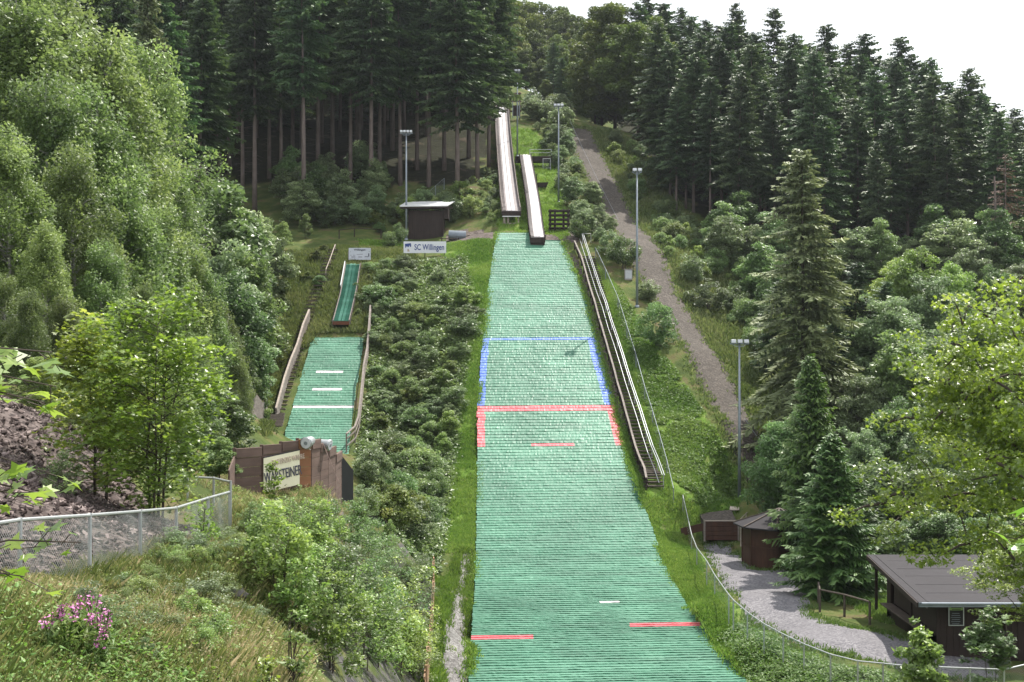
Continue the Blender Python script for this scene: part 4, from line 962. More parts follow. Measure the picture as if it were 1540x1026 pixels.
def spruce_parts(h, base, rmax, seed, lev=.62, nb=(6, 9), droop=.28, step=.34, spray=.5, wdt=.15, ragged=.2, cone=.75, mat='lf_spruce', thin=1.0):
    global rng
    rng = np.random.default_rng(seed); random.seed(seed)
    tr = MB(); lean = rng.normal(0, .012, 2) * h
    tr.tube([(lean[0] * u * u, lean[1] * u * u, h * u - (.4 if u == 0 else 0)) for u in (0, .15, .4, .7, .97)], [h * .0085 + .05, h * .0075 + .03, h * .0055 + .02, .07, .02], 8)
    zb = h * base
    if base > .15:
        for k in range(int((zb) / .45)):
            z = rng.uniform(h * .08, zb); a = rng.uniform(0, 6.28); l = rng.uniform(.5, 1.5)
            tr.tube([(0, 0, z), (math.cos(a) * l, math.sin(a) * l, z - .1 * l + rng.uniform(-.2, .15))], [.018, .006], 3, False)
    V, T_, = [], []
    z = zb; 
    while z < h * .985:
        u = (z - zb) / (h - zb); prof = (1 - u) ** cone * (min(1, .45 + u * 4) if base > .15 else 1)
        for b_ in range(rng.integers(*nb)):
            if rng.random() < .10: continue
            L = rmax * prof * rng.uniform(1 - ragged * 1.8, 1 + ragged) + .18; a = rng.uniform(0, 6.283); ca, sa = math.cos(a), math.sin(a)
            zz = z + rng.uniform(-.25, .25); upk = rng.uniform(.05, .35) + .5 * u; dk = droop * rng.uniform(.7, 1.4) * (1 - .5 * u)
            s = np.arange(.12 * L, L, step * thin); t = s / L
            px_ = s * ca + lean[0] * (z / h) ** 2; py_ = s * sa + lean[1] * (z / h) ** 2; pz_ = zz + upk * s * .5 - dk * L * t ** 1.8 * 1.4 + .10 * L * t ** 5
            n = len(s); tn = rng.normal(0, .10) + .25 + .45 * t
            for side in (-1, 1, 0):
                ln = (spray * L * .55 * (1 - .65 * t) + .22) * rng.uniform(.7, 1.25, n); 
                fa = a + side * rng.uniform(.6, 1.1, n)
                dx, dy = np.cos(fa), np.sin(fa); dz = -rng.uniform(.15, .6, n) * (1.2 if side else .4)
                p0 = np.c_[px_, py_, pz_]; d = np.c_[dx, dy, dz]; p1 = p0 + d * ln[:, None]
                w0 = wdt * rng.uniform(.7, 1.4, n)[:, None]; perp = np.c_[-dy, dx, rng.uniform(-.5, .5, n)]
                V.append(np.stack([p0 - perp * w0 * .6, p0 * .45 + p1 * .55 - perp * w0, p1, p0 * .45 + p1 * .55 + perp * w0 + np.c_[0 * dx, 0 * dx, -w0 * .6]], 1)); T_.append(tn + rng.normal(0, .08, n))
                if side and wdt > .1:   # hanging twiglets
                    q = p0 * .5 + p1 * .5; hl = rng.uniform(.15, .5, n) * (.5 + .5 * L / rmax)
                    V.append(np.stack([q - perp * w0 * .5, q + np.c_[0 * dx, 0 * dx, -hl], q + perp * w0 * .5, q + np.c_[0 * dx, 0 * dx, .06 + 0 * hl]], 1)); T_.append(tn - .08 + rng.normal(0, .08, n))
        z += lev * rng.uniform(.7, 1.3) * (1 - .45 * u)
    V = np.concatenate(V).reshape(-1, 3); T_ = np.concatenate(T_).clip(0, 1)
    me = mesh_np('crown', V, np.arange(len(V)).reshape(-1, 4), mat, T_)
    return tr, me
def broad_parts(h, r, seed, ncl=110, nlf=170, lsz=.14, base=.25, mat='lf_birch', clr=.75, hang=0., bark='bark_dark', shape='egg', stems=1, kind='rh', limbs=True, zsq=1.0, core=.35, tr_r=None, ecc=0, rough=1.0, extra=()):
    global rng
    rng = np.random.default_rng(seed); random.seed(seed)
    tr = MB(); cen = []
    zc = h * (base + 1) / 2; hz = h * (1 - base) / 2
    ph = rng.uniform(0, 6.28, 6)
    def rad(a, e):  # uneven outline
        return 1 + rough * (.12 * math.sin(2 * a + ph[0]) + .11 * math.sin(3 * a + ph[1] + 3 * e) + .10 * math.sin(5 * a + ph[2] + 6 * e) + .06 * math.sin(9 * e + ph[3] + 2 * a))
    while len(cen) < ncl:
        v = rv(1)[0]; a = math.atan2(v[1], v[0]); e = math.asin(np.clip(v[2], -1, 1))
        q = rng.uniform(core, 1) ** .55
        rr = rad(a, e) * q; k = 1.0
        if shape == 'egg': k = 1 - .28 * max(0, v[2]) + .08 * min(0, v[2])
        if shape == 'tall': k = 1 - .5 * max(0, v[2])
        cen.append((v[0] * r * rr * k, v[1] * r * rr * k, zc + v[2] * hz * rr * (1.02 if v[2] > 0 else .95)))
    cen += list(extra); cen = np.array(cen); cen[:, 2] = np.maximum(cen[:, 2], h * .04)
    V, F, T_ = [], [], []; nv = 0
    for c in cen:
        sz = clr * rng.uniform(.55, 1.3); n = int(nlf * (sz / clr) ** 2 * rng.uniform(.7, 1.2)) + 4
        v = rv(n) * (rng.uniform(.25, 1, (n, 1)) ** .5) * sz; v[:, 2] *= .62 * zsq
        if hang: v[:, 2] -= rng.exponential(hang, n) * .6
        p = c + v; tt = .38 + rng.normal(0, .13) + .22 * v[:, 2] / sz + rng.normal(0, .12, n) 
        if kind == 'rh': vv, ff = leaves(p, lsz, .5)
        else: vv, ff = lobed(p, lsz, 1.3)
        V.append(vv); F.append(ff + nv); nv += len(vv); T_.append(tt)
    me = mesh_np('crown', np.concatenate(V), np.concatenate(F), mat, np.concatenate(T_).clip(0, 1))
    tr_r = tr_r or h * .013 + .03
    tops = []
    for s in range(stems):
        a = rng.uniform(0, 6.28); sp_ = 0 if stems == 1 else r * .35 * rng.uniform(.4, 1)
        b0 = np.array([math.cos(a), math.sin(a), 0]) * (0 if stems == 1 else r * .10)
        pts = [tuple(b0 + np.array([math.cos(a), math.sin(a), 0]) * sp_ * u ** 1.3 + np.array([rng.normal(0, .02 * h * u), rng.normal(0, .02 * h * u), h * .93 * u - (.4 if u == 0 else 0)])) for u in (0, .12, .3, .5, .75, 1)]
        tr.tube(pts, [tr_r * f / (1 if stems == 1 else 1.5) for f in (1.15, .95, .8, .6, .35, .1)], 7); tops.append(np.array(pts))
    if limbs:
        for c in cen[::2 if ncl > 60 else 1]:
            if rough >= 2:
                ra = np.hypot(cen[:, 0], cen[:, 1]); rc = np.hypot(c[0], c[1]); ok = cen[(ra < rc - .25) & (cen[:, 2] < c[2] + .4)]
                if len(ok): 
                    b0 = ok[np.argmin(((ok - c) ** 2).sum(1) + .6 * (ok[:, 2] - c[2]) ** 2)]
                    tr.tube([tuple(b0), tuple((b0 + c) / 2 + np.array([0, 0, .05])), tuple(c)], [.03, .022, .008], 4, False); continue
            st = tops[rng.integers(len(tops))]; zt = max(c[2] - rng.uniform(.15, .4) * np.hypot(c[0], c[1]) - .2, h * .1)
            zt = min(zt, h * .85); b0 = np.array([np.interp(zt, st[:, 2], st[:, k]) for k in range(3)])
            mid_ = (b0 + c) / 2 + np.array([0, 0, .08 * np.linalg.norm(c - b0)])
            rr0 = tr_r * (.32 if rough < 2 else .14) * (1 - .5 * zt / h)
            tr.tube([tuple(b0), tuple(mid_), tuple(c)], [rr0, rr0 * .6, .008], 4, False)
    return tr, me

def proto(name, cat, parts, bark):
    tr, me = parts; t = thing(name, '', cat); ch = []
    if tr: ch.append(tr.build('trunk' if cat == 'tree' else 'stem', bark, t, 0, True))
    ch.append(link('crown' if cat == 'tree' else 'foliage', me, t)); PROTO_CH[t.name] = ch; t['used'] = 0
    return t
def place(pr, label, group, x, y, h, h0, rz=None, wide=1.0, z=None):
    """put the prototype itself the first time, copies afterwards. h0 = prototype height"""
    k = h / h0; z = h1(x, y) - .05 if z is None else z; rz = random.uniform(0, 6.28) if rz is None else rz
    if pr.get('used', 0) == 0:
        pr['used'] = 1; pr.location = (x, y, z); pr.rotation_euler = (0, 0, rz); pr.scale = (k * wide, k * wide, k); pr['label'] = label
        if group: pr['group'] = group
        return pr
    return copy_thing(pr, label, group, (x, y, z), rz, (k * wide, k * wide, k))
TOPZ = lambda py, d: (513 - py) / FPX * d

# ---- spruces: tall forest trees with bare lower trunks
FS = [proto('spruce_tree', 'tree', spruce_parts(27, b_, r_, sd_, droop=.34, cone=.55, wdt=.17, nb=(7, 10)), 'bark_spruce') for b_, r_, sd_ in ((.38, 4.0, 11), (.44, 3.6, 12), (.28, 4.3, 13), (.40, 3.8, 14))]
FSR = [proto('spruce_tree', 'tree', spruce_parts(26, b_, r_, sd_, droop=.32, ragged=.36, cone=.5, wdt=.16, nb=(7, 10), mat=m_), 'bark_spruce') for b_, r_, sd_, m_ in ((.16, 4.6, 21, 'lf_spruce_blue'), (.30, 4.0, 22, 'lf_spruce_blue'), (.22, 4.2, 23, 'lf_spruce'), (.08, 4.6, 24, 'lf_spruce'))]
lab = 'tall dark spruce with bare lower trunk in the shady forest left of the ramps'; grp = 'dark forest spruces left of the ramps'
front = [(275, 158), (308, 157), (330, 160), (345, 166), (383, 151), (423, 158), (457, 148), (478, 160), (527, 157), (558, 153), (571, 160), (602, 157), (645, 156), (688, 153), (718, 157), (735, 166), (668, 163), (627, 163), (500, 165), (405, 164), (365, 156), (290, 163), (245, 160), (215, 155), (440, 170), (540, 167), (705, 170), (590, 172)]
fo = sorted(q[0] for q in front)
for i, (px, d) in enumerate(front):
    x = (px - 770) / FPX * d; hh = random.uniform(26, 31)
    if px in (688, 718, 735): 
        LB = {718: 'spruce with hanging branches left of the long ramp, near the forest corner', 735: 'spruce closest behind the left edge of the long ramp'}
        if px == 688: place(FS[2], 'dark spruce at the forest corner nearest the long ramp, its branches hanging low', None, x, d, 27, 27, None, 1.15)
        else: place(FS[2], LB[px], None, x, d, 27, 27, None, 1.05)
    elif px == 457: place(FS[1], 'spruce with the brightest bare trunk in the dark forest left of the ramps', None, x, d, 31, 27)
    else: place(random.choice(FS), nth(fo.index(px)) + ' bare trunk spruce from the left along the front of the dark left forest', grp, x, d, hh, 27)
cnt = 0
while cnt < 58:
    d = random.uniform(168, 222); px = random.uniform(120, 752); x = (px - 770) / FPX * d
    if x > -4.5 - (d - 165) * .02: continue
    place(random.choice(FS), lab, grp, x, d, random.uniform(24, 30), 27); cnt += 1
cnt = 0
while cnt < 44:
    d = random.uniform(178, 225); px = random.uniform(150, 740); x = (px - 770) / FPX * d
    if x > -6: continue
    place(FSR[3], 'low dark spruce in the depth of the left forest', 'low dark spruces inside the left forest', x, d, random.uniform(7, 13), 26, None, 2.0); cnt += 1
# ---- right ridge
RT = [(960, 0), (1000, 0), (1040, 20), (1060, 30), (1085, 35), (1105, 5), (1135, 45), (1165, 10), (1190, 48), (1215, 60), (1240, 32), (1270, 62), (1300, 45), (1330, 85), (1353, 50), (1375, 78), (1395, 82), (1425, 118), (1455, 100), (1478, 135), (1500, 150), (1520, 160), (1545, 185)]
labR = 'dark blue green spruce of the forest on the right hillside'; grpR = 'spruces on the right hillside'
for i, (px, ty) in enumerate(RT):
    d = random.uniform(176, 196) if px > 1050 else 200; x = (px - 770) / FPX * d; z = h1(x, d); hh = TOPZ(ty, d) - z
    if px == 1105: place(FSR[0], 'pointed spruce whose tip stands highest on the right skyline', None, x, d, hh + .3, 26, None, .8)
    elif px == 1353: place(FSR[1], 'ragged dark spruce with a forked looking tip on the right skyline', None, x, d, hh, 26, None, .95)
    else: place(random.choice(FSR), nth(i) + ' spruce tip from the left along the right skyline', grpR, x, d, hh, 26, None, random.uniform(.85, 1.1) * 26 / max(hh, 18) if hh < 26 else 1)
rf0 = [(1008, 165, 60), (1017, 158, 130), (1043, 160, 75), (1068, 154, 110), (1110, 148, 105), (1085, 162, 60), (1150, 156, 120), (1185, 162, 70), (1165, 152, 150), (1225, 150, 75), (1255, 158, 105), (1290, 151, 150), (1315, 157, 95), (1340, 149, 180), (1365, 155, 130), (1408, 150, 110), (1385, 158, 95), (1440, 152, 130), (1470, 156, 160), (1500, 150, 165), (1530, 156, 175), (1425, 146, 200), (1322, 144, 210), (1240, 146, 170), (1130, 158, 60), (1555, 150, 190)]
ro = sorted(q[0] for q in rf0)
for px, d, ty in rf0:
    x = (px - 770) / FPX * d; hh = TOPZ(ty, d) - h1(x, d)
    if px == 1110: place(FSR[1], 'tall spruce with a long pale bare trunk at the edge of the right forest', None, x, d, hh, 26, None, 1.0)
    else: place(random.choice(FSR[:3]) if px < 1300 else random.choice(FSR[1:3]), nth(ro.index(px)) + ' spruce from the left in the front row of the right forest', grpR, x, d, hh, 26, None, random.uniform(.9, 1.15))
cnt = 0
while cnt < 74:
    d = random.uniform(160, 200); px = random.uniform(985, 1600); x = (px - 770) / FPX * d
    ty = np.interp(px, [a for a, _ in RT], [b_ for _, b_ in RT]) + random.uniform(20, 150); hh = TOPZ(ty, d) - h1(x, d)
    if hh < 9: continue
    place(random.choice(FSR), labR, grpR, x, d, hh, 26, None, random.uniform(.85, 1.1) * (1.3 if hh < 15 else 1)); cnt += 1
for px, d, ty in ((1000, 212, 2), (975, 208, -12), (1020, 205, 8)):
    x = (px - 770) / FPX * d; place(FSR[3], labR, grpR, x, d, TOPZ(ty, d) - h1(x, d), 26, None, 1.0)
cnt = 0
while cnt < 26:
    d = random.uniform(166, 186); px = random.uniform(1000, 1560); x = (px - 770) / FPX * d
    ty = np.interp(px, [a for a, _ in RT], [b_ for _, b_ in RT]) + random.uniform(5, 60); hh = TOPZ(ty, d) - h1(x, d)
    if hh < 9: continue
    place(random.choice(FSR), labR, grpR, x, d, hh, 26, None, random.uniform(1.0, 1.35)); cnt += 1
# ---- beech trees and far deciduous wood in the middle
BE = [proto('beech_tree', 'tree', broad_parts(20, 6.2, sd_, 190, 260, .25, b_, 'lf_beech', 1.5, bark='bark_dark', core=.2), 'bark_dark') for sd_, b_ in ((31, .22), (32, .03))]
labF = 'rounded broadleaf tree in the far wood closing the slope behind the ramps'; grpF = 'far broadleaf trees behind the ramps'
_fk = [0]
def nth_far(px):
    _fk[0] += 1; k_ = _fk[0] - 1
    return (nth(k_) + ' rounded broadleaf tree along the far skyline behind the ramps') if k_ < 10 else (nth(k_ - 10) + ' rounded broadleaf tree in the rows below the far skyline trees')
FT = [(700, 5), (728, 0), (755, -4), (782, 2), (806, 5), (830, 10), (850, 20), (868, 30), (885, 30), (903, 15)]
for px, ty in FT:
    d = random.uniform(275, 300); x = (px - 770) / FPX * d; place(BE[1], nth_far(px), grpF, x, d, TOPZ(ty, d) - h1(x, d), 20, None, .9)
for px, ty, d in ((745, 45, 262), (775, 40, 258), (805, 48, 262), (838, 55, 255), (865, 62, 258), (720, 30, 262), (890, 70, 250), (850, 100, 235), (815, 90, 238), (740, 80, 240), (790, 75, 244), (905, 95, 236), (930, 80, 240), (880, 120, 222), (900, 130, 216), (760, 105, 226), (820, 120, 222)):
    x = (px - 770) / FPX * d; place(BE[1], nth_far(px), grpF, x, d, TOPZ(ty, d) - h1(x, d), 20, None, .85 if ty < 60 else 1.0)
for px, ty, d, lb in ((925, 8, 200, 'large beech with yellowish crown left of the spruces on the skyline'), (895, 75, 208, 'smaller beech in shade below the yellowish skyline beech'), (960, 30, 192, 'tall beech with bare trunks beside the top of the gravel path'), (905, 50, 212, 'dark beech behind the top of the gravel path')):
    x = (px - 770) / FPX * d; place(BE[0 if px in (960, 895) else 1], lb, None, x, d, TOPZ(ty, d) - h1(x, d), 20, None, 1.0)
for px, ty, d in ((832, 62, 232), (872, 85, 225), (845, 85, 222)):
    x = (px - 770) / FPX * d; place(FSR[3], 'dark spruce among the far broadleaf trees behind the ramps', 'dark spruces in the far wood', x, d, TOPZ(ty, d) - h1(x, d), 26, None, 1.1)

# ---- shrubs
SHD = proto('shrub', 'shrub', broad_parts(3, 1.7, 45, 46, 150, .09, .02, 'lf_beech', .5, stems=4, tr_r=.03, shape='tall', core=.3, zsq=1.2), 'bark_dark')
SH = [proto('shrub', 'shrub', broad_parts(3, r_, sd_, nc_, 130, lz_, .02, m_, cl_, bark='bark_dark', stems=4, tr_r=.03, shape=shp_, core=.3, zsq=zs_), 'bark_dark') for sd_, m_, r_, nc_, lz_, cl_, shp_, zs_ in ((41, 'lf_shrub', 1.7, 44, .085, .5, 'tall', 1.2), (42, 'lf_shrub', 1.4, 40, .075, .45, 'egg', 1.4), (43, 'lf_shrub_grey', 1.8, 50, .08, .45, 'tall', 1.0), (44, 'lf_shrub_grey', 1.5, 40, .095, .55, 'egg', 1.3), (47, 'lf_birch', 1.6, 44, .07, .42, 'tall', 1.5), (48, 'lf_light', 1.3, 34, .08, .4, 'tall', 1.5))]
SHL = proto('shrub', 'shrub', broad_parts(3, 1.8, 46, 40, 140, .085, .02, 'lf_light', .5, stems=4, tr_r=.03, shape='round', core=.45), 'bark_dark')
YT = [proto('young_tree', 'tree', broad_parts(6, 2.0, sd_, 70, 150, .11, .08, m_, .62, stems=2, tr_r=.06, shape='tall'), 'bark_dark') for sd_, m_ in ((51, 'lf_shrub_grey'), (52, 'lf_shrub'), (53, 'lf_birch'))]
def scatter(poly, n, protos, label, group, hr, wide=(.8, 1.3), h0=3, dmin=6, mind=.9):
    P_ = rp(poly) if isinstance(poly, str) else poly; P_ = np.array(P_); xs, ys_ = P_[:, 0], P_[:, 1]; got = []; tries = 0
    while len(got) < n and tries < n * 30:
        tries += 1; px, py = random.uniform(xs.min(), xs.max()), random.uniform(ys_.min(), ys_.max())
        if not inpoly(np.array([px]), np.array([py]), P_)[0]: continue
        g = hit(px, py, dmin)
        if g is None or any((g[0] - a[0]) ** 2 + (g[1] - a[1]) ** 2 < mind ** 2 for a in got): continue
        got.append((g[0], g[1], px, py))
    got.sort(key=lambda q: q[3]); nr = max(1, round(len(got) / 7)); per = math.ceil(len(got) / nr)
    for r_ in range(nr):
        row = sorted(got[r_ * per:(r_ + 1) * per], key=lambda q: q[2])
        for k, g in enumerate(row):
            lb = label + ', ' + nth(k) + ' from left' + (' in row ' + nth(r_) if nr > 1 else '')
            place(random.choice(protos), lb.replace('in row ' + nth(r_), 'in the ' + nth(r_) + ' row'), group, g[0], g[1], random.uniform(*hr), h0, None, random.uniform(*wide))
scatter('575 405,640 400,690 430,712 470,700 540,690 620,672 700,640 745,560 690,560 560,560 470', 85, SH[:4] * 3 + [SHD] + SH[4:] * 2, 'shrub on the bank between the slopes', 'shrubs covering the bank between the two slopes', (.6, 1.9), (.9, 1.7), mind=1.1)
scatter('560 690,630 700,660 740,655 820,640 860,590 800,540 720', 26, SH[:3] + [SHD], 'lower bank shrub by the orange fence', 'shrubs on the lower bank', (1.2, 2.6), mind=1.2)
scatter('800 180,850 200,868 260,905 330,930 380,900 372,862 345,850 300,828 235', 42, SH[2:4] + [YT[0], SH[4]], 'pale shrub left of the gravel track', 'shrubs between the ramps and the gravel path', (1.0, 2.0), mind=1.3)
scatter('820 165,850 175,845 200,800 190,785 165', 10, SH[2:5], 'tall bush beside the start gate', 'shrubs between the ramps and the gravel path', (2.2, 3.8), mind=1.6)
scatter('900 200,960 215,1000 290,1060 370,1110 410,1150 480,1180 540,1140 560,1100 500,1050 440,1000 380,960 310', 60, SH, 'low shrub right of the gravel track', 'shrubs right of the gravel path', (.8, 2.4), mind=1.6)
scatter('1060 370,1120 390,1180 470,1220 560,1180 600,1130 520,1090 450', 26, SH[:2] + YT[:2], 'bushy tree below the right forest', 'bushy trees at the foot of the right forest', (3.0, 4.6), h0=4.5, mind=2.0)
scatter('700 262,745 250,752 330,700 330', 14, SH[2:5], 'small shrub left of the long ramp', 'shrubs left of the long ramp', (.8, 1.6), mind=1.2)
scatter('670 300,745 290,745 340,680 340', 8, SH[2:5], 'small shrub under the corner spruces', 'shrubs left of the long ramp', (.8, 1.3), mind=1.2)
scatter('430 300,560 260,600 330,560 345,450 345', 26, [YT[0], YT[1], SH[2]], 'bluish tree below the left forest', 'bushy trees at the left forest edge', (3.0, 6.0), h0=5.5, mind=1.8)
scatter('600 315,690 300,720 325,610 340', 9, SH, 'small bush behind the shed', 'bushes behind the shed', (1.5, 3), mind=1.5)
scatter('480 318,600 330,600 352,520 350,480 345', 12, [SHD, SH[1], SH[4]], 'low shrub above the plateau railing', 'low shrubs above the plateau railing', (.8, 1.6), mind=1.4)
scatter('430 380,500 375,480 440,450 470,420 470', 9, [SH[0], SHD], 'low shrub beside the narrow stairs', 'shrubs beside the narrow stairway', (.7, 1.3), mind=1.2)
scatter('520 420,560 400,570 490,530 480', 9, SH, 'low shrub right of the small ramp', 'shrubs right of the small ramp', (.7, 1.2), mind=1.0)
for px, py, hh, w_, lb, pr in ((938, 405, 3.2, 1.1, 'dark round bush left of the pale electric cabinet', SH[1]), (990, 522, 4.0, .72, 'large dark bush on the grass beside the gravel path', SH[0]), (920, 385, 2.6, 1, 'grey green bush above the cabinet beside the gravel path', SH[2]), (975, 452, 1.8, 1.2, 'low bush right of the lamp mast on the slope', SH[3]), (870, 362, 2.2, .9, 'dark bush at the head of the long stairway', SH[1]), (600, 368, 2.4, .8, 'dark bush at the left end of the club sign', SH[1]), (585, 372, 1.8, .8, 'low dark bush left of the club sign', SH[0]),
                             (1040, 425, 2.6, 1, 'bush above the gravel path near its middle', SH[3]), (1065, 470, 3.2, 1, 'grey green bush right of the gravel path', SH[2])):
    g = gp(px, py); place(pr, lb, None, g.x, g.y, hh, 3, None, w_)
# ---- left hillside
BI = [proto('birch_tree', 'tree', broad_parts(14, 3.3, sd_, 210, 210, .105, .10, 'lf_birch', .85, hang=.5, shape='tall', zsq=1.5), 'bark_birch') for sd_ in (61, 62)]
labB = 'grey green birch with hanging twigs on the left hillside'; grpB = 'birches on the left hillside'
BQ = ((22, -30, 66, 1.0), (92, -25, 76, .85), (165, 45, 74, .85), (215, 60, 84, .8), (64, 110, 60, .8), (140, 125, 63, .85), (12, 190, 50, .9), (112, 215, 53, .8), (183, 235, 62, .85), (243, 230, 80, .9), (232, 300, 66, .9), (268, 345, 68, .85), (303, 405, 69, .8), (333, 455, 72, .8), (357, 525, 70, .7), (68, 335, 48, .8), (152, 360, 51, .8), (212, 425, 51, .8), (8, 410, 44, .8), (97, 445, 42, .8), (298, 500, 58, .8), (42, 480, 40, .8))
for px, ty, d, wd in BQ:
    tier = 'top' if ty < 130 else 'middle' if ty < 335 else 'lower'; row = sorted(q[0] for q in BQ if ('top' if q[1] < 130 else 'middle' if q[1] < 335 else 'lower') == tier)
    labB = nth(row.index(px)) + ' grey green birch from the left edge in the ' + tier + ' tier of the left hillside'
    x = (px - 770) / FPX * d; place(random.choice(BI), labB, grpB, x, d, max(3.5, TOPZ(ty, d) - h1(x, d)), 14, None, wd)
YQ = ((300, 290, 118), (345, 300, 112), (385, 310, 120), (400, 345, 120), (425, 335, 132), (330, 350, 102), (365, 380, 106), (385, 420, 108), (395, 455, 110), (350, 430, 94), (372, 480, 98), (385, 530, 100), (365, 530, 92), (460, 330, 138), (390, 370, 122), (415, 380, 126), (280, 300, 108), (388, 580, 97))
for px, ty, d in YQ:
    x = (px - 770) / FPX * d; place(random.choice(YT), nth(sorted(YQ).index((px, ty, d))) + ' bushy young tree from the left between the birches and the narrow stairway', 'bushy trees left of the narrow stairway', x, d, max(2.5, TOPZ(ty, d) - h1(x, d)), 6, None, random.uniform(.8, 1.1))
for q_, (px, ty, d) in enumerate(((15, -90, 104), (75, -70, 108), (128, -60, 112), (48, -60, 125), (100, -60, 128))):
    x = (px - 770) / FPX * d; place(FS[q_ % 3], nth(q_) + ' spruce behind the birches in the top left corner', 'spruces behind the birches', x, d, TOPZ(ty, d) - h1(x, d), 27, None, 1.1)
NS = proto('spruce_tree', 'tree', spruce_parts(22, .05, 3.4, 71, mat='lf_spruce_pale', droop=.25, lev=.5), 'bark_spruce')
x = (225 - 770) / FPX * 100; place(NS, 'sunlit yellowish green spruce between the birches and the dark left forest', None, x, 100, TOPZ(-30, 100) - h1(x, 100), 22, None, .9)
x = (255 - 770) / FPX * 128; place(FS[2], 'tall spruce at the left forest edge behind the sunlit one', None, x, 128, TOPZ(-20, 128) - h1(x, 128), 27)
x = (300 - 770) / FPX * 138; place(FS[2], 'wide spruce with low branches beside the left forest edge', None, x, 138, TOPZ(-10, 138) - h1(x, 138), 27, None, 1.1)
x = (175 - 770) / FPX * 132; place(FS[0], 'spruce rising behind the birches at the top left', None, x, 132, TOPZ(-40, 132) - h1(x, 132), 27)
x = (325 - 770) / FPX * 130; place(YT[2], 'yellow green conifer like young tree below the left forest trunks', None, x, 130, 6.5, 6, None, 1.1)
# ---- single spruces right
SP1 = proto('spruce_tree', 'tree', spruce_parts(21, .04, 3.7, 81, mat='lf_spruce_pale', droop=.46, lev=.46, nb=(7, 10), ragged=.34, spray=.46, step=.28, wdt=.11, cone=.6), 'bark_dark')
x = (1208 - 770) / FPX * 98; place(SP1, 'large sparse old spruce with pale drooping branches on the right', None, x, 98, TOPZ(218, 98) - h1(x, 98), 21, None, 1.12)
SP2 = proto('spruce_tree', 'tree', spruce_parts(13, .03, 3.5, 82, mat='lf_spruce_fresh', droop=.22, lev=.30, nb=(9, 13), ragged=.22, step=.22, wdt=.09, cone=.72), 'bark_dark')
for px, ty, d, lb, wd in ((1252, 650, 68, 'fresh green young spruce in front at the octagonal hut', 1.06), (1222, 530, 77, 'slim young spruce with the higher tip behind the octagonal hut', .72), (1278, 700, 71, 'small dense young spruce right of the octagonal hut', 1.3)):
    x = (px - 770) / FPX * d; place(SP2, lb, None, x, d, TOPZ(ty, d) - h1(x, d), 13, None, wd)
for px, ty, d, wd in ((1285, 390, 108, .9), (1330, 420, 112, 1.0), (1170, 420, 112, .8), (1255, 470, 104, 1.0), (1310, 480, 104, 1)):
    x = (px - 770) / FPX * d; place(FSR[3], nth(sorted((1285, 1330, 1170, 1255, 1310)).index(px)) + ' dark spruce from the left in the thicket around the large pale spruce', 'dark spruces in the right thicket', x, d, TOPZ(ty, d) - h1(x, d), 26, None, 1.35)
ER = [proto('broadleaf_tree', 'tree', broad_parts(9, 3.0, sd_, 130, 190, .12, .08, m_, .8, stems=2, tr_r=.10, shape='egg'), 'bark_dark') for sd_, m_ in ((91, 'lf_shrub'), (92, 'lf_shrub_grey'), (93, 'lf_light'))]
for px, ty, d, k, lb in ((1178, 618, 87, 0, 'dark broadleaf tree leaning over the octagonal hut from the left'), (1345, 395, 122, 2, 'bright yellow green tree below the right forest'), (1460, 370, 128, 1, 'pale grey green tree under the bare forest trunks at far right')):
    x = (px - 770) / FPX * d; place(ER[k], lb, None, x, d, TOPZ(ty, d) - h1(x, d), 9, None, .8 if px < 1200 else 1.0)
labT = 'bushy broadleaf tree in the dark thicket on the right behind the hut'; grpT = 'broadleaf trees in the right thicket'
TQ = ((1330, 440, 104, 1), (1375, 380, 118, 2), (1400, 410, 108, 1), (1430, 400, 116, 2), (1500, 400, 118, 0), (1535, 395, 124, 1), (1360, 500, 96, 0), (1420, 490, 98, 1), (1480, 470, 104, 0), (1530, 480, 104, 0), (1300, 560, 94, 1), (1345, 600, 88, 0), (1400, 600, 86, 1), (1460, 590, 88, 0), (1520, 600, 86, 0), (1290, 640, 86, 1), (1330, 690, 80, 1), (1390, 690, 78, 0), (1450, 700, 76, 0), (1520, 700, 76, 0), (1180, 640, 92, 0), (1345, 780, 72, 1), (1410, 760, 72, 0), (1480, 770, 70, 0), (1550, 760, 70, 0), (1300, 800, 74, 0))
for px, ty, d, k in TQ:
    x = (px - 770) / FPX * d; hh = TOPZ(ty, d) - h1(x, d)
    place(ER[k], nth(sorted(TQ).index((px, ty, d, k))) + ' broadleaf tree from the left in the dark thicket behind the hut', grpT, x, d, max(hh, 3), 9, None, random.uniform(.85, 1.1) if hh > 6 else 1.3)
scatter('1110 385,1240 400,1300 405,1400 395,1540 400,1540 430,1400 430,1250 430,1130 420', 22, [YT[1], YT[0], SHD], 'dark bush at the right forest foot', 'dark bushes at the foot of the right forest', (3.5, 6), (1.0, 1.4), 5.0, 100, 2.0)
# dead spruce top at far right
x = (1512 - 770) / FPX * 140; g = Vector((x, 140, h1(x, 140)))
tr, me = spruce_parts(13, .35, 2.0, 95, mat='dead_needles', nb=(4, 6), wdt=.06, ragged=.4)
tree_obj('dead_spruce', 'brown dead spruce at the right edge of the forest', 'tree', None, tr, me, 'bark_spruce', g)
x = (1497 - 770) / FPX * 138; g = Vector((x, 138, h1(x, 138))); t = thing('broken_trunk', 'pale broken bare trunk left of the brown dead spruce', 'dead tree', g)
hh = TOPZ(265, 138) - g.z; m = MB(); m.tube([(0, 0, -.2), (.05, 0, hh * .5), (-.1, 0, hh)], [.17, .13, .08], 8)
for k in range(14): z = random.uniform(.3, .95) * hh; a = random.uniform(0, 6.28); m.tube([(0, 0, z), (math.cos(a) * .9, math.sin(a) * .9, z + .3)], [.03, .008], 4, False)
m.build('trunk', 'bark_spruce', t)

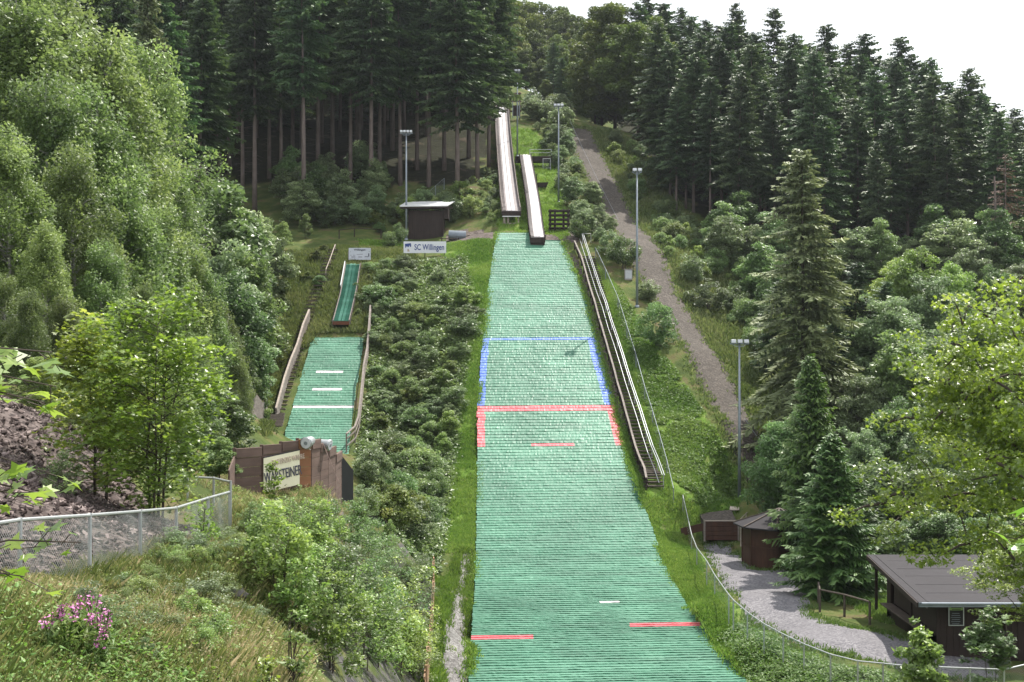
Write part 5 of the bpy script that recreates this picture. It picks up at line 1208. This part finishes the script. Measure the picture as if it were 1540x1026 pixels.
# ---- maples (lobed leaves)
MP = broad_parts(6, 2.3, 101, 190, 60, .085, .02, 'lf_maple', .52, stems=5, kind='lobe', tr_r=.055, shape='egg', core=.25)
d = 30; x = (232 - 770) / FPX * d
t = tree_obj('maple_tree', 'bright yellow green maple with several thin stems behind the left fence', 'tree', None, MP[0], MP[1], 'bark_dark', (x, d, h1(x, d)), .4)
kz = (TOPZ(440, d) - h1(x, d)) / 6; t.scale = (kz * .92, kz * .92, kz)
MP = broad_parts(5, 1.5, 102, 80, 60, .085, .04, 'lf_maple', .5, stems=3, kind='lobe', tr_r=.05, core=.25)
d = 31; x = (150 - 770) / FPX * d
t = tree_obj('maple_tree', 'slimmer green maple left of the bright one behind the left fence', 'tree', None, MP[0], MP[1], 'bark_dark', (x, d, h1(x, d)), 1.4)
kz = (TOPZ(445, d) - h1(x, d)) / 5; t.scale = (kz, kz, kz)
MP = broad_parts(13.5, 4.6, 103, 330, 105, .078, .60, 'lf_maple', .66, kind='lobe', tr_r=.17, core=.25, zsq=.5, rough=2.4,
    extra=[((px_ - 1570) / FPX * 27 / .60, 0.4 * ((px_ * 7) % 5 - 2), (TOPZ(py_, 27) - h1((1570 - 770) / FPX * 27, 27)) / ((TOPZ(395, 27) - h1((1570 - 770) / FPX * 27, 27)) / 13.5)) for px_, py_ in ((1345, 600), (1360, 665), (1350, 700), (1375, 590), (1390, 545), (1430, 550), (1365, 720), (1400, 730), (1360, 855), (1385, 850), (1430, 835), (1475, 850), (1500, 880), (1520, 870), (1540, 890), (1490, 825), (1535, 900), (1400, 800), (1440, 790), (1480, 905), (1500, 470), (1480, 520), (1530, 455), (1455, 870), (1500, 850), (1520, 835), (1550, 860), (1530, 925), (1555, 915), (1510, 900), (1490, 870), (1540, 820), (1465, 830), (1410, 860))])
d = 27; x = (1570 - 770) / FPX * d; z = h1(x, d)
t = tree_obj('maple_tree', 'large sunlit maple reaching in from the right edge over the hut roof', 'tree', None, MP[0], MP[1], 'bark_dark', (x, d, z), 2.0)
kz = (TOPZ(395, d) - z) / 13.5; t.scale = (kz * .60, kz * .60, kz)
cp_ = t.copy(); C.objects.link(cp_); cp_.location = ((1568 - 770) / FPX * 44, 44, h1((1568 - 770) / FPX * 44, 44)); cp_.rotation_euler = (0, 0, 4.1); cp_.scale = (.56, .56, .60)
cp_['label'] = 'smaller maple at the right edge hiding the far end of the black hut'
for ch in [c_ for c_ in bpy.data.objects if c_.parent == t]:
    c3 = ch.copy(); C.objects.link(c3); c3.parent = cp_
# low maple boughs over the hut
def bough(label, p0, p1, n, sz, mat, name='maple_bough', seed=1, spread=.3, cat='branch', droop=.1, stem='bark_dark'):
    global rng
    rng = np.random.default_rng(seed); p0 = np.array(p0, float); p1 = np.array(p1, float); t = thing(name, label, cat, tuple(p0))
    L = np.linalg.norm(p1 - p0); m = MB(); u = np.linspace(0, 1, 7)
    pts = (p1 - p0) * u[:, None] + np.c_[0 * u, 0 * u, -droop * L * u ** 2 + .06 * L * np.sin(u * 3)]
    m.tube([tuple(q) for q in pts], list(np.linspace(.010 + L * .006, .003, 7)), 5, False)
    cen = []
    for k in range(n):
        uu = rng.uniform(.25, 1); q = np.array([np.interp(uu, u, pts[:, j]) for j in range(3)]); o = rv(1)[0] * spread * rng.uniform(.3, 1) * (1.1 - .5 * uu); o[2] *= .5
        cen.append(q + o); m.tube([tuple(q), tuple(q + o)], [.004, .002], 3, False)
    m.build('twigs', stem, t)
    vv, ff = lobed(np.array(cen), sz, 1.6, .25); me = mesh_np('leaves', vv, ff, mat, rng.uniform(.3, .9, n)); link('leaves', me, t); return t
# ---- near saplings whose stems stand just outside the frame
def sapling(label, x, y, zs, twigs, sz, seed):
    g = h1(x, y); t = thing('maple_sapling', label, 'sapling', (x, y, g)); m = MB(); top = max(zs) - g
    m.tube([(0, 0, -.1), (.03, .02, top * .5), (.0, 0, top)], [.018, .012, .005], 6)
    rr = np.random.default_rng(seed); global rng; rng = rr; cen = []
    for (dx, dy, z, n, dr) in twigs:
        L = np.array([dx, dy, dr]); b0 = np.array([0, 0, z - g]); m.tube([tuple(b0), tuple(b0 + L * .5 + np.array([0, 0, .03])), tuple(b0 + L)], [.004, .003, .002], 5, False)
        for k in range(n):
            u = .35 + .65 * (k + .5) / n; q = b0 + L * u; o = np.array([rr.normal(0, .05), rr.normal(0, .06), rr.normal(0, .035)])
            cen.append(q + o); m.tube([tuple(q), tuple(q + o)], [.002, .0015], 3, False)
    m.build('stem', 'bark_dark', t); vv, ff = lobed(np.array(cen), sz, 1.0, .25); link('leaves', mesh_np('leaves', vv, ff, 'lf_maple_near', rr.uniform(.35, .95, len(cen))), t)
Z = lambda py, d: (513 - py) / FPX * d
sapling('foreground maple sapling reaching in from the left edge with big bright leaves', -1.78, 4.1, [-.05], [(.38, -.05, Z(545, 4), 9, .03), (.34, .1, Z(575, 4), 7, -.02), (.34, .0, Z(598, 4), 6, -.02), (.32, -.1, Z(690, 4), 8, -.02), (.30, .15, Z(712, 4), 7, -.02), (.34, 0, Z(740, 4), 7, -.02), (.42, .1, Z(838, 4.1), 7, .03), (.27, -.1, Z(862, 4), 8, .0), (.24, .1, Z(885, 4), 7, 0), (.3, .1, Z(760, 4), 5, 0)], .05, 5)
sapling('foreground sapling with a few dark green leaves at the right edge', 1.63, 4.0, [Z(740, 4)], [(-.10, 0, Z(790, 4), 4, .0), (-.10, .05, Z(815, 4), 4, 0)], .05, 6)
# ---- single plants in front
def plant(name, label, px, ty, d, r_, seed, mat, ncl=18, nlf=26, lsz=.07, cat='sapling', kind='rh', base=.1, clr=.28):
    x = (px - 770) / FPX * d; g = h1(x, d); hh = max(TOPZ(ty, d) - g, .45); tr, me = broad_parts(hh, r_, seed, ncl, nlf, lsz, base, mat, clr, stems=3, tr_r=.02, shape='tall', kind=kind, core=.2)
    t = thing(name, label, cat, (x, d, g)); tr.build('stem', 'bark_dark', t); link('leaves', me, t); return t
plant('ash_sapling', 'leafy sapling with pale shining leaves before the fence and black hut', 1382, 940, 46, .75, 111, 'lf_light', 60, 46, .11, base=.25, clr=.34)
plant('ash_sapling', 'darker sapling in front of the hut wall right of the menu board', 1490, 925, 48, .95, 112, 'lf_shrub', 26, 40, .13, kind='lobe', base=.3, clr=.4)
plant('weed', 'tall thin weed standing at the fence below the plank wall', 303, 760, 26.5, .22, 113, 'gr_cover', 20, 12, .045, 'weed')
plant('weed', 'tall white flecked weed in the dry grass below the bushes', 440, 925, 13.6, .20, 114, 'lf_light', 22, 16, .030, 'weed', clr=.09)
plant('weed', 'bright green weed at the lower edge beside the tall white flecked one', 400, 985, 12.4, .16, 115, 'lf_maple', 12, 14, .035, 'weed', clr=.08)
plant('weed', 'leafy creeper climbing in front of the advertising banner', 410, 690, 44.5, .28, 116, 'lf_maple', 26, 22, .06, 'climber', clr=.16, base=0)
plant('sapling', 'fresh green sapling leaning against the orange paling fence', 637, 925, 62, .7, 117, 'lf_maple', 26, 30, .11, kind='lobe', clr=.35)
NB = [proto('bush', 'bush', broad_parts(2.2, r_, sd_, nc_, 74, lz_, .02, m_, cl_, stems=6, tr_r=.018, shape=sh_, core=.3, zsq=zs_, rough=1.7), 'bark_dark') for sd_, m_, r_, nc_, lz_, cl_, sh_, zs_ in ((121, 'lf_light', 1.1, 60, .042, .28, 'tall', 1.3), (122, 'lf_shrub_grey', 1.25, 60, .048, .32, 'egg', 1.0), (123, 'lf_shrub', 1.2, 56, .04, .28, 'tall', 1.0), (124, 'lf_light', .75, 40, .05, .22, 'tall', 1.8), (125, 'lf_birch', .9, 46, .038, .25, 'tall', 1.6))]
labN = 'leafy shrub with pale glinting leaves on the near bank below the plank wall'; grpN = 'shrubs on the near bank'
NQ = ((400, 860, 1.7, 0, 1), (440, 850, 2.1, 0, 1), (480, 870, 2.2, 1, 1), (420, 900, 1.7, 2, 1.1), (470, 920, 2.0, 0, 1.1), (520, 930, 2.2, 0, 1.1), (510, 960, 1.9, 0, 1.1), (562, 960, 1.9, 1, 1.0), (590, 980, 2.2, 0, 1), (545, 1000, 1.9, 0, 1.1), (500, 1010, 1.5, 0, 1), (600, 1010, 2.0, 1, 1), (450, 960, 1.5, 2, 1), (530, 850, 2.2, 1, 1), (490, 810, 1.9, 0, 1), (460, 810, 1.3, 1, 1), (440, 790, .9, 0, 1), (400, 790, .8, 1, 1), (500, 790, 1.2, 2, 1), (540, 790, 1.5, 1, 1), (420, 810, 1.0, 0, 1), (380, 800, .7, 0, 1), (560, 860, 2.0, 2, 1), (480, 765, .7, 0, 1), (380, 775, .6, 0, 1), (515, 760, 1.0, 2, 1))
nrow = lambda q: 'upper' if q[1] < 800 else 'middle' if q[1] < 910 else 'lower'
for q_ in NQ:
    px, py, hh, k, w_ = q_; labN = nth(sorted(z_ for z_ in NQ if nrow(z_) == nrow(q_)).index(q_)) + ' leafy glinting shrub from the left in the ' + nrow(q_) + ' row on the near bank'
    g = gp(px, py, 12); kk = [k, 3, 4, k, 2][(px * 3 + py) // 10 % 5]; place(NB[kk], labN, grpN, g.x, g.y, min(hh * random.uniform(.75, 1.2), max(.45, (py - 745 - (25 if px > 480 else 0) * 0) / FPX * g.y * .95)), 2.2, None, w_)
for px, py, hh, lb in ((250, 735, 1.1, 'small shrub growing on the scree beside the maple stems'), (95, 745, 1.0, 'small reddish stemmed shrub on the scree behind the fence'), (180, 700, 1.4, 'low shrub at the upper edge of the scree')):
    g = gp(px, py, 20); place(NB[2], lb, None, g.x, g.y, hh, 2.2)
random.seed(77)
scatter('560 860,640 880,640 1010,600 1026,560 1000', 16, NB, 'small leafy shrub on the rocky cliff foot', 'small shrubs on the rocky cliff', (.8, 1.5), (1.0, 1.4), 2.2, 20, .8)
scatter('530 760,600 760,640 860,600 900,560 850', 14, NB, 'small leafy shrub on the upper cliff', 'small shrubs on the upper cliff', (.8, 1.5), (1.0, 1.4), 2.2, 20, .9)
# shrubs in the dark under the left maples
for px, ty, d in ((20, 520, 44), (70, 540, 42), (130, 540, 40), (190, 560, 42), (250, 560, 46), (300, 590, 52), (340, 600, 60), (60, 600, 38), (330, 690, 46), (290, 680, 42)):
    x = (px - 770) / FPX * d; place(random.choice(YT[1:]), nth(sorted((20, 70, 130, 190, 250, 300, 340, 60, 330, 290)).index(px)) + ' dark young tree from the left behind the scree', 'young trees behind the scree', x, d, max(1.6, TOPZ(ty, d) - h1(x, d)), 6, None, 1.3)
for px, py, r_, lb in ((345, 893, .22, 'mossy rock on the bare earth bank, the upper of two'), (388, 938, .20, 'mossy rock on the bare earth bank, the lower of two')):
    g = gp(px, py, 9); t = thing('rock', lb, 'rock', g); m = MB(); rr = random.Random(px); vs_ = []
    for a in range(5):
        for b_ in range(9):
            th, fi = math.pi * (a + .5) / 5, 2 * math.pi * b_ / 9; q = r_ * rr.uniform(.75, 1.15); vs_.append((q * 1.5 * math.sin(th) * math.cos(fi), q * math.sin(th) * math.sin(fi), q * .6 * math.cos(th)))
    m.add(vs_, [(a * 9 + b_, (a + 1) * 9 + b_, (a + 1) * 9 + (b_ + 1) % 9, a * 9 + (b_ + 1) % 9) for a in range(4) for b_ in range(9)] + [tuple(range(9)), tuple(range(36, 45))[::-1]]); m.build('stone', 'rock_grey', t, 0, True)
    m = MB(); m.add([(x_ * .9, y_ * .9, z_ + .03) for x_, y_, z_ in vs_[:18]], [(b_, 9 + b_, 9 + (b_ + 1) % 9, (b_ + 1) % 9) for b_ in range(9)] + [tuple(range(9))]); m.build('moss', 'moss', t, 0, True)
# pink flowers
def fireweed(px, d, ty, seed, label):
    d = gp(px, ty + 85, 9).y
    global rng
    rng = np.random.default_rng(seed); x = (px - 770) / FPX * d; g = h1(x, d); hh = max(TOPZ(ty, d) - g, .5); t = thing('pink_flower', label, 'flower', (x, d, g), 0, 'pink flowers by the left fence')
    m = MB(); lv, fl = [], []; 
    for s in range(4):
        a = rng.uniform(0, 6.28); l = rng.uniform(.02, .12); hs = hh * rng.uniform(.75, 1)
        m.tube([(0, 0, 0), (l * math.cos(a) * .5, l * math.sin(a) * .5, hs * .6), (l * math.cos(a), l * math.sin(a), hs)], [.008, .006, .003], 4, False)
        for k in range(26): u = rng.uniform(.1, .8); lv.append((l * math.cos(a) * u + rng.normal(0, .05), l * math.sin(a) * u + rng.normal(0, .05), hs * u))
        for k in range(16): u = rng.uniform(.72, 1.0); fl.append((l * math.cos(a) * u + rng.normal(0, .02), l * math.sin(a) * u + rng.normal(0, .02), hs * u))
    m.build('stem', 'gr_cover', t); v, f = leaves(np.array(lv), .05, .5, .25); link('leaves', mesh_np('leaves', v, f, 'gr_cover', rng.uniform(.2, .9, len(f))), t)
    v, f = leaves(np.array(fl), .014, .2, .8); link('blossom', mesh_np('blossom', v, f, 'petal'), t)
for i, (px, ty, lb) in enumerate(((78, 905, 'pink flower spike leftmost in the clump by the fence'), (100, 905, 'pale pink flower spikes beside the leftmost one'), (122, 893, 'pink flowers in the middle of the clump by the fence'), (138, 885, 'tall magenta flower spike at the centre of the clump'), (147, 912, 'bright magenta flowers low in the clump'), (159, 910, 'pink flower spike at the right side of the clump'), (156, 935, 'lowest pink flower spike at the right edge of the clump'))):
    fireweed(px, 14.5 + .2 * (i % 3), ty, 200 + i, lb)

# ------------------------------------------------------------------ grass and ground cover (uncountable)
rng = np.random.default_rng(99)
def grass(name, label, polys, n, hgt, wdt, mat, kind='blade', excl=(), dm_=None, lean=.35, tint=(.5, .2), clump=5, zone=None):
    """clumps spread over world polygons with a density that follows how near they stand."""
    X, Y = [], []; allp = np.concatenate(polys); x0, y0 = allp.min(0); x1, y1 = allp.max(0); tot = 0; tries = 0
    while tot < n and tries < 60:
        tries += 1; k = 60000; y = np.exp(rng.uniform(math.log(max(y0, 5)), math.log(y1), k)); y = y if True else y
        x = rng.uniform(x0, x1, k); keep = np.zeros(k, bool)
        for p in polys: keep |= inpoly(x, y, p)
        for p in excl: keep &= ~inpoly(x, y, p)
        keep &= (rng.random(k) < np.clip(20 / y, 0, 1) * (1 if y0 < 30 else 3)) & (vnoise(x * .9, y * .9) + vnoise(x * 3.1, y * 3.1) * .6 > -.32)
        X.append(x[keep]); Y.append(y[keep]); tot += keep.sum()
    x = np.concatenate(X)[:n]; y = np.concatenate(Y)[:n]; z = H(x, y) - .03; m = len(x)
    if m == 0: return
    tn = tint[0] + tint[1] * 1.6 * vnoise(x * .35 + 3, y * .35) + rng.normal(0, tint[1] * .4, m)
    if kind == 'blade':
        x = np.repeat(x, clump); y = np.repeat(y, clump); z = np.repeat(z, clump); tn = np.repeat(tn, clump) + rng.normal(0, .1, m * clump); m = len(x)
        sp_ = wdt * 2.2; bx = x + rng.normal(0, sp_, m); by = y + rng.normal(0, sp_, m); a = rng.uniform(0, 6.28, m); hh = hgt * rng.uniform(.45, 1.3, m) * (1 + .5 * vnoise(x * .6, y * .6))
        lx = rng.normal(0, lean, m) * hh; ly = rng.normal(0, lean, m) * hh; cx, sx_ = np.cos(a) * wdt / 2, np.sin(a) * wdt / 2
        V = np.stack([np.c_[bx - cx, by - sx_, z], np.c_[bx + cx, by + sx_, z], np.c_[bx + lx * .4 + cx * .7, by + ly * .4 + sx_ * .7, z + hh * .6], np.c_[bx + lx, by + ly, z + hh]], 1).reshape(-1, 3)
        F = np.arange(4 * m).reshape(m, 4)
    else:
        x = np.repeat(x, clump); y = np.repeat(y, clump); z = np.repeat(z, clump); tn = np.repeat(tn, clump); m = len(x)
        cen = np.c_[x + rng.normal(0, hgt * .7, m), y + rng.normal(0, hgt * .7, m), z + hgt * rng.uniform(.1, 1, m)]; V, F = leaves(cen, wdt, .8); tn = tn + rng.normal(0, .12, m)
    tag(link(name, mesh_np(name, V, F, mat, tn.clip(0, 1))), label, None, None, 'stuff')
S2 = [(a_ - .6, b_) for a_, b_ in STAIR2] + [(a_ + .6, b_) for a_, b_ in STAIR2[::-1]]; RAMPP = [(q.x - .9, q.y) for q in Cc] + [(q.x + .9, q.y) for q in Cc[::-1]]
EX = [BIGP, SMALLP, YARD, PATH, GPATH, SOIL, STAIRP, np.array(S2), np.array(RAMPP)]
grass('lawn_grass', 'short bright green grass beside the big landing slope', [LAWN1, LAWN2], 70000, .17, .05, 'gr_lawn', excl=EX, clump=4, tint=(.5, .42))
grass('lawn_grass', 'short green grass around the two ramps', [LAWN3, LAWN4], 16000, .20, .09, 'gr_lawn', excl=EX, clump=3, tint=(.45, .2))
MIDL = XY(rp('560 400,700 385,712 470,700 560,690 640,672 740,655 860,560 760,540 690,552 600,560 500'))
grass('ground_cover', 'leafy ground cover between the shrubs of the bank', [MIDL], 22000, .35, .12, 'lf_shrub', 'leaf', clump=6, tint=(.5, .25), excl=EX)
SLR = XY(rp('930 430,985 520,1030 580,1080 660,1115 740,1060 765,1015 740,980 640,950 540,925 460'))
grass('ground_cover', 'low leafy ground cover on the grass slope right of the stairway', [SLR], 16000, .14, .09, 'gr_cover', 'leaf', clump=5, tint=(.5, .25), excl=EX)
RGH = XY(rp('860 190,900 195,970 220,1010 290,1070 370,1160 450,1230 560,1180 660,1150 700,1110 600,1050 490,960 340,905 240'))
grass('rough_grass', 'rough mixed grass and weeds on the slope right of the gravel path', [RGH], 26000, .35, .12, 'gr_mixed', clump=4, tint=(.5, .25), excl=EX)
LFT = XY(rp('430 380,505 372,600 372,640 400,560 420,550 500,470 505,420 640,395 660,400 560,430 470'))
grass('rough_grass', 'rough mixed grass around the small jump', [LFT], 20000, .35, .10, 'gr_mixed', clump=4, tint=(.45, .25), excl=EX)
RB_ = XY(rp('1225 860,1260 900,1345 940,1345 850,1300 830'))
grass('rough_grass', 'grass under the spruces beside the black hut', [RB_], 6000, .3, .07, 'gr_cover', clump=4, excl=EX)
EDG = XY(rp('1120 940,1190 985,1260 1010,1420 1040,1540 1035,1540 1060,1300 1060,1150 1040,1090 960'))
grass('weeds', 'low weeds along the lower side of the long curving fence', [EDG], 9000, .28, .07, 'gr_cover', 'leaf', clump=6, excl=[BIGP, YARD])
GE = XY(rp('655 870,690 830,705 830,715 1026,700 1050,640 1050'))
def fringe(name, label, poly, w, n, h_, wd, mat):
    global rng
    i = rng.integers(0, len(poly), n); a = poly[i]; b_ = poly[(i + 1) % len(poly)]; u = rng.random((n, 1)); q = a + (b_ - a) * u + rng.normal(0, w, (n, 2)); x, y = q[:, 0], q[:, 1]; z = H(x, y) - .03
    k = 5; x, y, z = (np.repeat(v, k) for v in (x, y, z)); m = len(x); bx = x + rng.normal(0, .1, m); by = y + rng.normal(0, .1, m); aa = rng.uniform(0, 6.28, m); hh = h_ * rng.uniform(.5, 1.4, m); cx, sx_ = np.cos(aa) * wd / 2, np.sin(aa) * wd / 2; lx, ly = rng.normal(0, .4, m) * hh, rng.normal(0, .4, m) * hh
    V = np.stack([np.c_[bx - cx, by - sx_, z], np.c_[bx + cx, by + sx_, z], np.c_[bx + lx * .4 + cx * .7, by + ly * .4 + sx_ * .7, z + hh * .6], np.c_[bx + lx, by + ly, z + hh]], 1).reshape(-1, 3)
    tag(link(name, mesh_np(name, V, np.arange(4 * m).reshape(m, 4), mat, rng.normal(.5, .2, m).clip(0, 1))), label, None, None, 'stuff')
fringe('weeds', 'ragged grass fringe along the gravel track', PATH, .35, 2600, .22, .10, 'gr_mixed')
fringe('weeds', 'ragged grass fringe of the gravel yard', YARD, .22, 1500, .15, .06, 'gr_cover')
fringe('weeds', 'ragged grass fringe of the pale path', GPATH, .15, 1500, .18, .05, 'gr_lawn')
fringe('weeds', 'ragged grass fringe beside the landing slope', BIGP, .18, 5000, .16, .06, 'gr_lawn')
grass('weeds', 'weeds along the edge of the pale gravel path', [GE], 5000, .22, .06, 'gr_lawn', clump=5, excl=[BIGP, GPATH])
NR = np.array([(-6.9, 8), (-1.2, 8), (-2.0, 13), (-3.4, 22), (-4.5, 35), (-5.2, 49), (-10.5, 50), (-9, 35), (-6.9, 32), (-6.6, 20)])
grass('dry_grass', 'dry yellowish grass on the near promontory', [NR], 12000, .20, .007, 'gr_dry', clump=6, lean=.35, tint=(.55, .5))
grass('meadow_herbs', 'fine seed heads and small herbs of the dry meadow', [NR], 30000, .17, .012, 'gr_dry', 'leaf', clump=8, tint=(.6, .45))
grass('meadow_grass', 'green mixed grass blades on the near promontory', [NR], 8000, .22, .008, 'gr_mixed', clump=6, lean=.35, tint=(.5, .4))
grass('meadow_weeds', 'green leafy weeds mixed into the near dry grass', [NR], 20000, .13, .022, 'gr_cover', 'leaf', clump=6, tint=(.7, .3))
NL = np.array([(-6.5, 8.5), (-2.2, 8.5), (-2.9, 12.2), (-5.6, 14.5), (-9, 14)])
grass('meadow_weeds', 'bright green weeds in the lower left corner', [NL], 5200, .18, .026, 'gr_cover', 'leaf', clump=6, tint=(.75, .3))
MEAD = XY(rp('30 1000,60 950,180 880,300 830,345 790,380 830,370 900,400 960,440 1020,300 1020'), 8)
rng = np.random.default_rng(3); random.seed(3); k = 0
while k < 56:
    x, y = random.uniform(MEAD[:, 0].min(), MEAD[:, 0].max()), random.uniform(MEAD[:, 1].min(), MEAD[:, 1].max())
    if not inpoly(np.array([x]), np.array([y]), MEAD)[0]: continue
    o_ = place(NB[k % 5], 'low weedy clump in the dry meadow below the left fence', 'weedy clumps in the dry meadow', x, y, random.uniform(.25, .5), 2.2, None, random.uniform(1.0, 1.8)); o_.name = 'weed_clump'; o_['category'] = 'weeds'; k += 1
# scree plates
rng = np.random.default_rng(5)
sx0, sy0 = SCREE.min(0); sx1, sy1 = SCREE.max(0); x = rng.uniform(sx0, sx1, 60000); y = rng.uniform(sy0, sy1, 60000); k = inpoly(x, y, SCREE); x, y = x[k][:24000], y[k][:24000]
z = H(x, y) + .02; cen = np.c_[x, y, z + rng.uniform(0, .06, len(x))]; V, F = leaves(cen, .065, 1.0, .6, None, .5)
n4 = len(F); V2 = V - np.array([0, 0, .035]); FF = np.concatenate([F] + [np.c_[F[:, i], F[:, (i + 1) % 4], F[:, (i + 1) % 4] + len(V), F[:, i] + len(V)] for i in range(4)])
tag(link('scree', mesh_np('scree', np.r_[V, V2], FF, 'slate')), 'loose reddish grey slate plates on the slope behind the left fence', None, None, 'stuff')
for nm in [o.name for o in bpy.data.objects if 'used' in o.keys()]:
    o = bpy.data.objects[nm]
    if o['used'] == 0:
        for c in PROTO_CH.get(nm, []): bpy.data.objects.remove(c)
        bpy.data.objects.remove(o)
    else: del o['used']
# ------------------------------------------------------------------ air
zt = float(gz.max()) + 40
hz = MB().box((0, 210, (zt - 22) / 2), (2 * float(abs(gx).max()) + 20, 470, zt + 22)).build('haze', None)
mh = bpy.data.materials.new('haze'); mh.use_nodes = True; th = mh.node_tree; th.nodes.remove(th.nodes['Principled BSDF'])
vh = th.nodes.new('ShaderNodeVolumePrincipled'); vh.inputs['Color'].default_value = (.82, .88, .95, 1); vh.inputs['Density'].default_value = .00010; vh.inputs['Anisotropy'].default_value = .3
th.links.new(vh.outputs[0], th.nodes['Material Output'].inputs['Volume']); hz.data.materials.append(mh); tag(hz, 'thin pale haze over the valley', None, None, 'stuff')
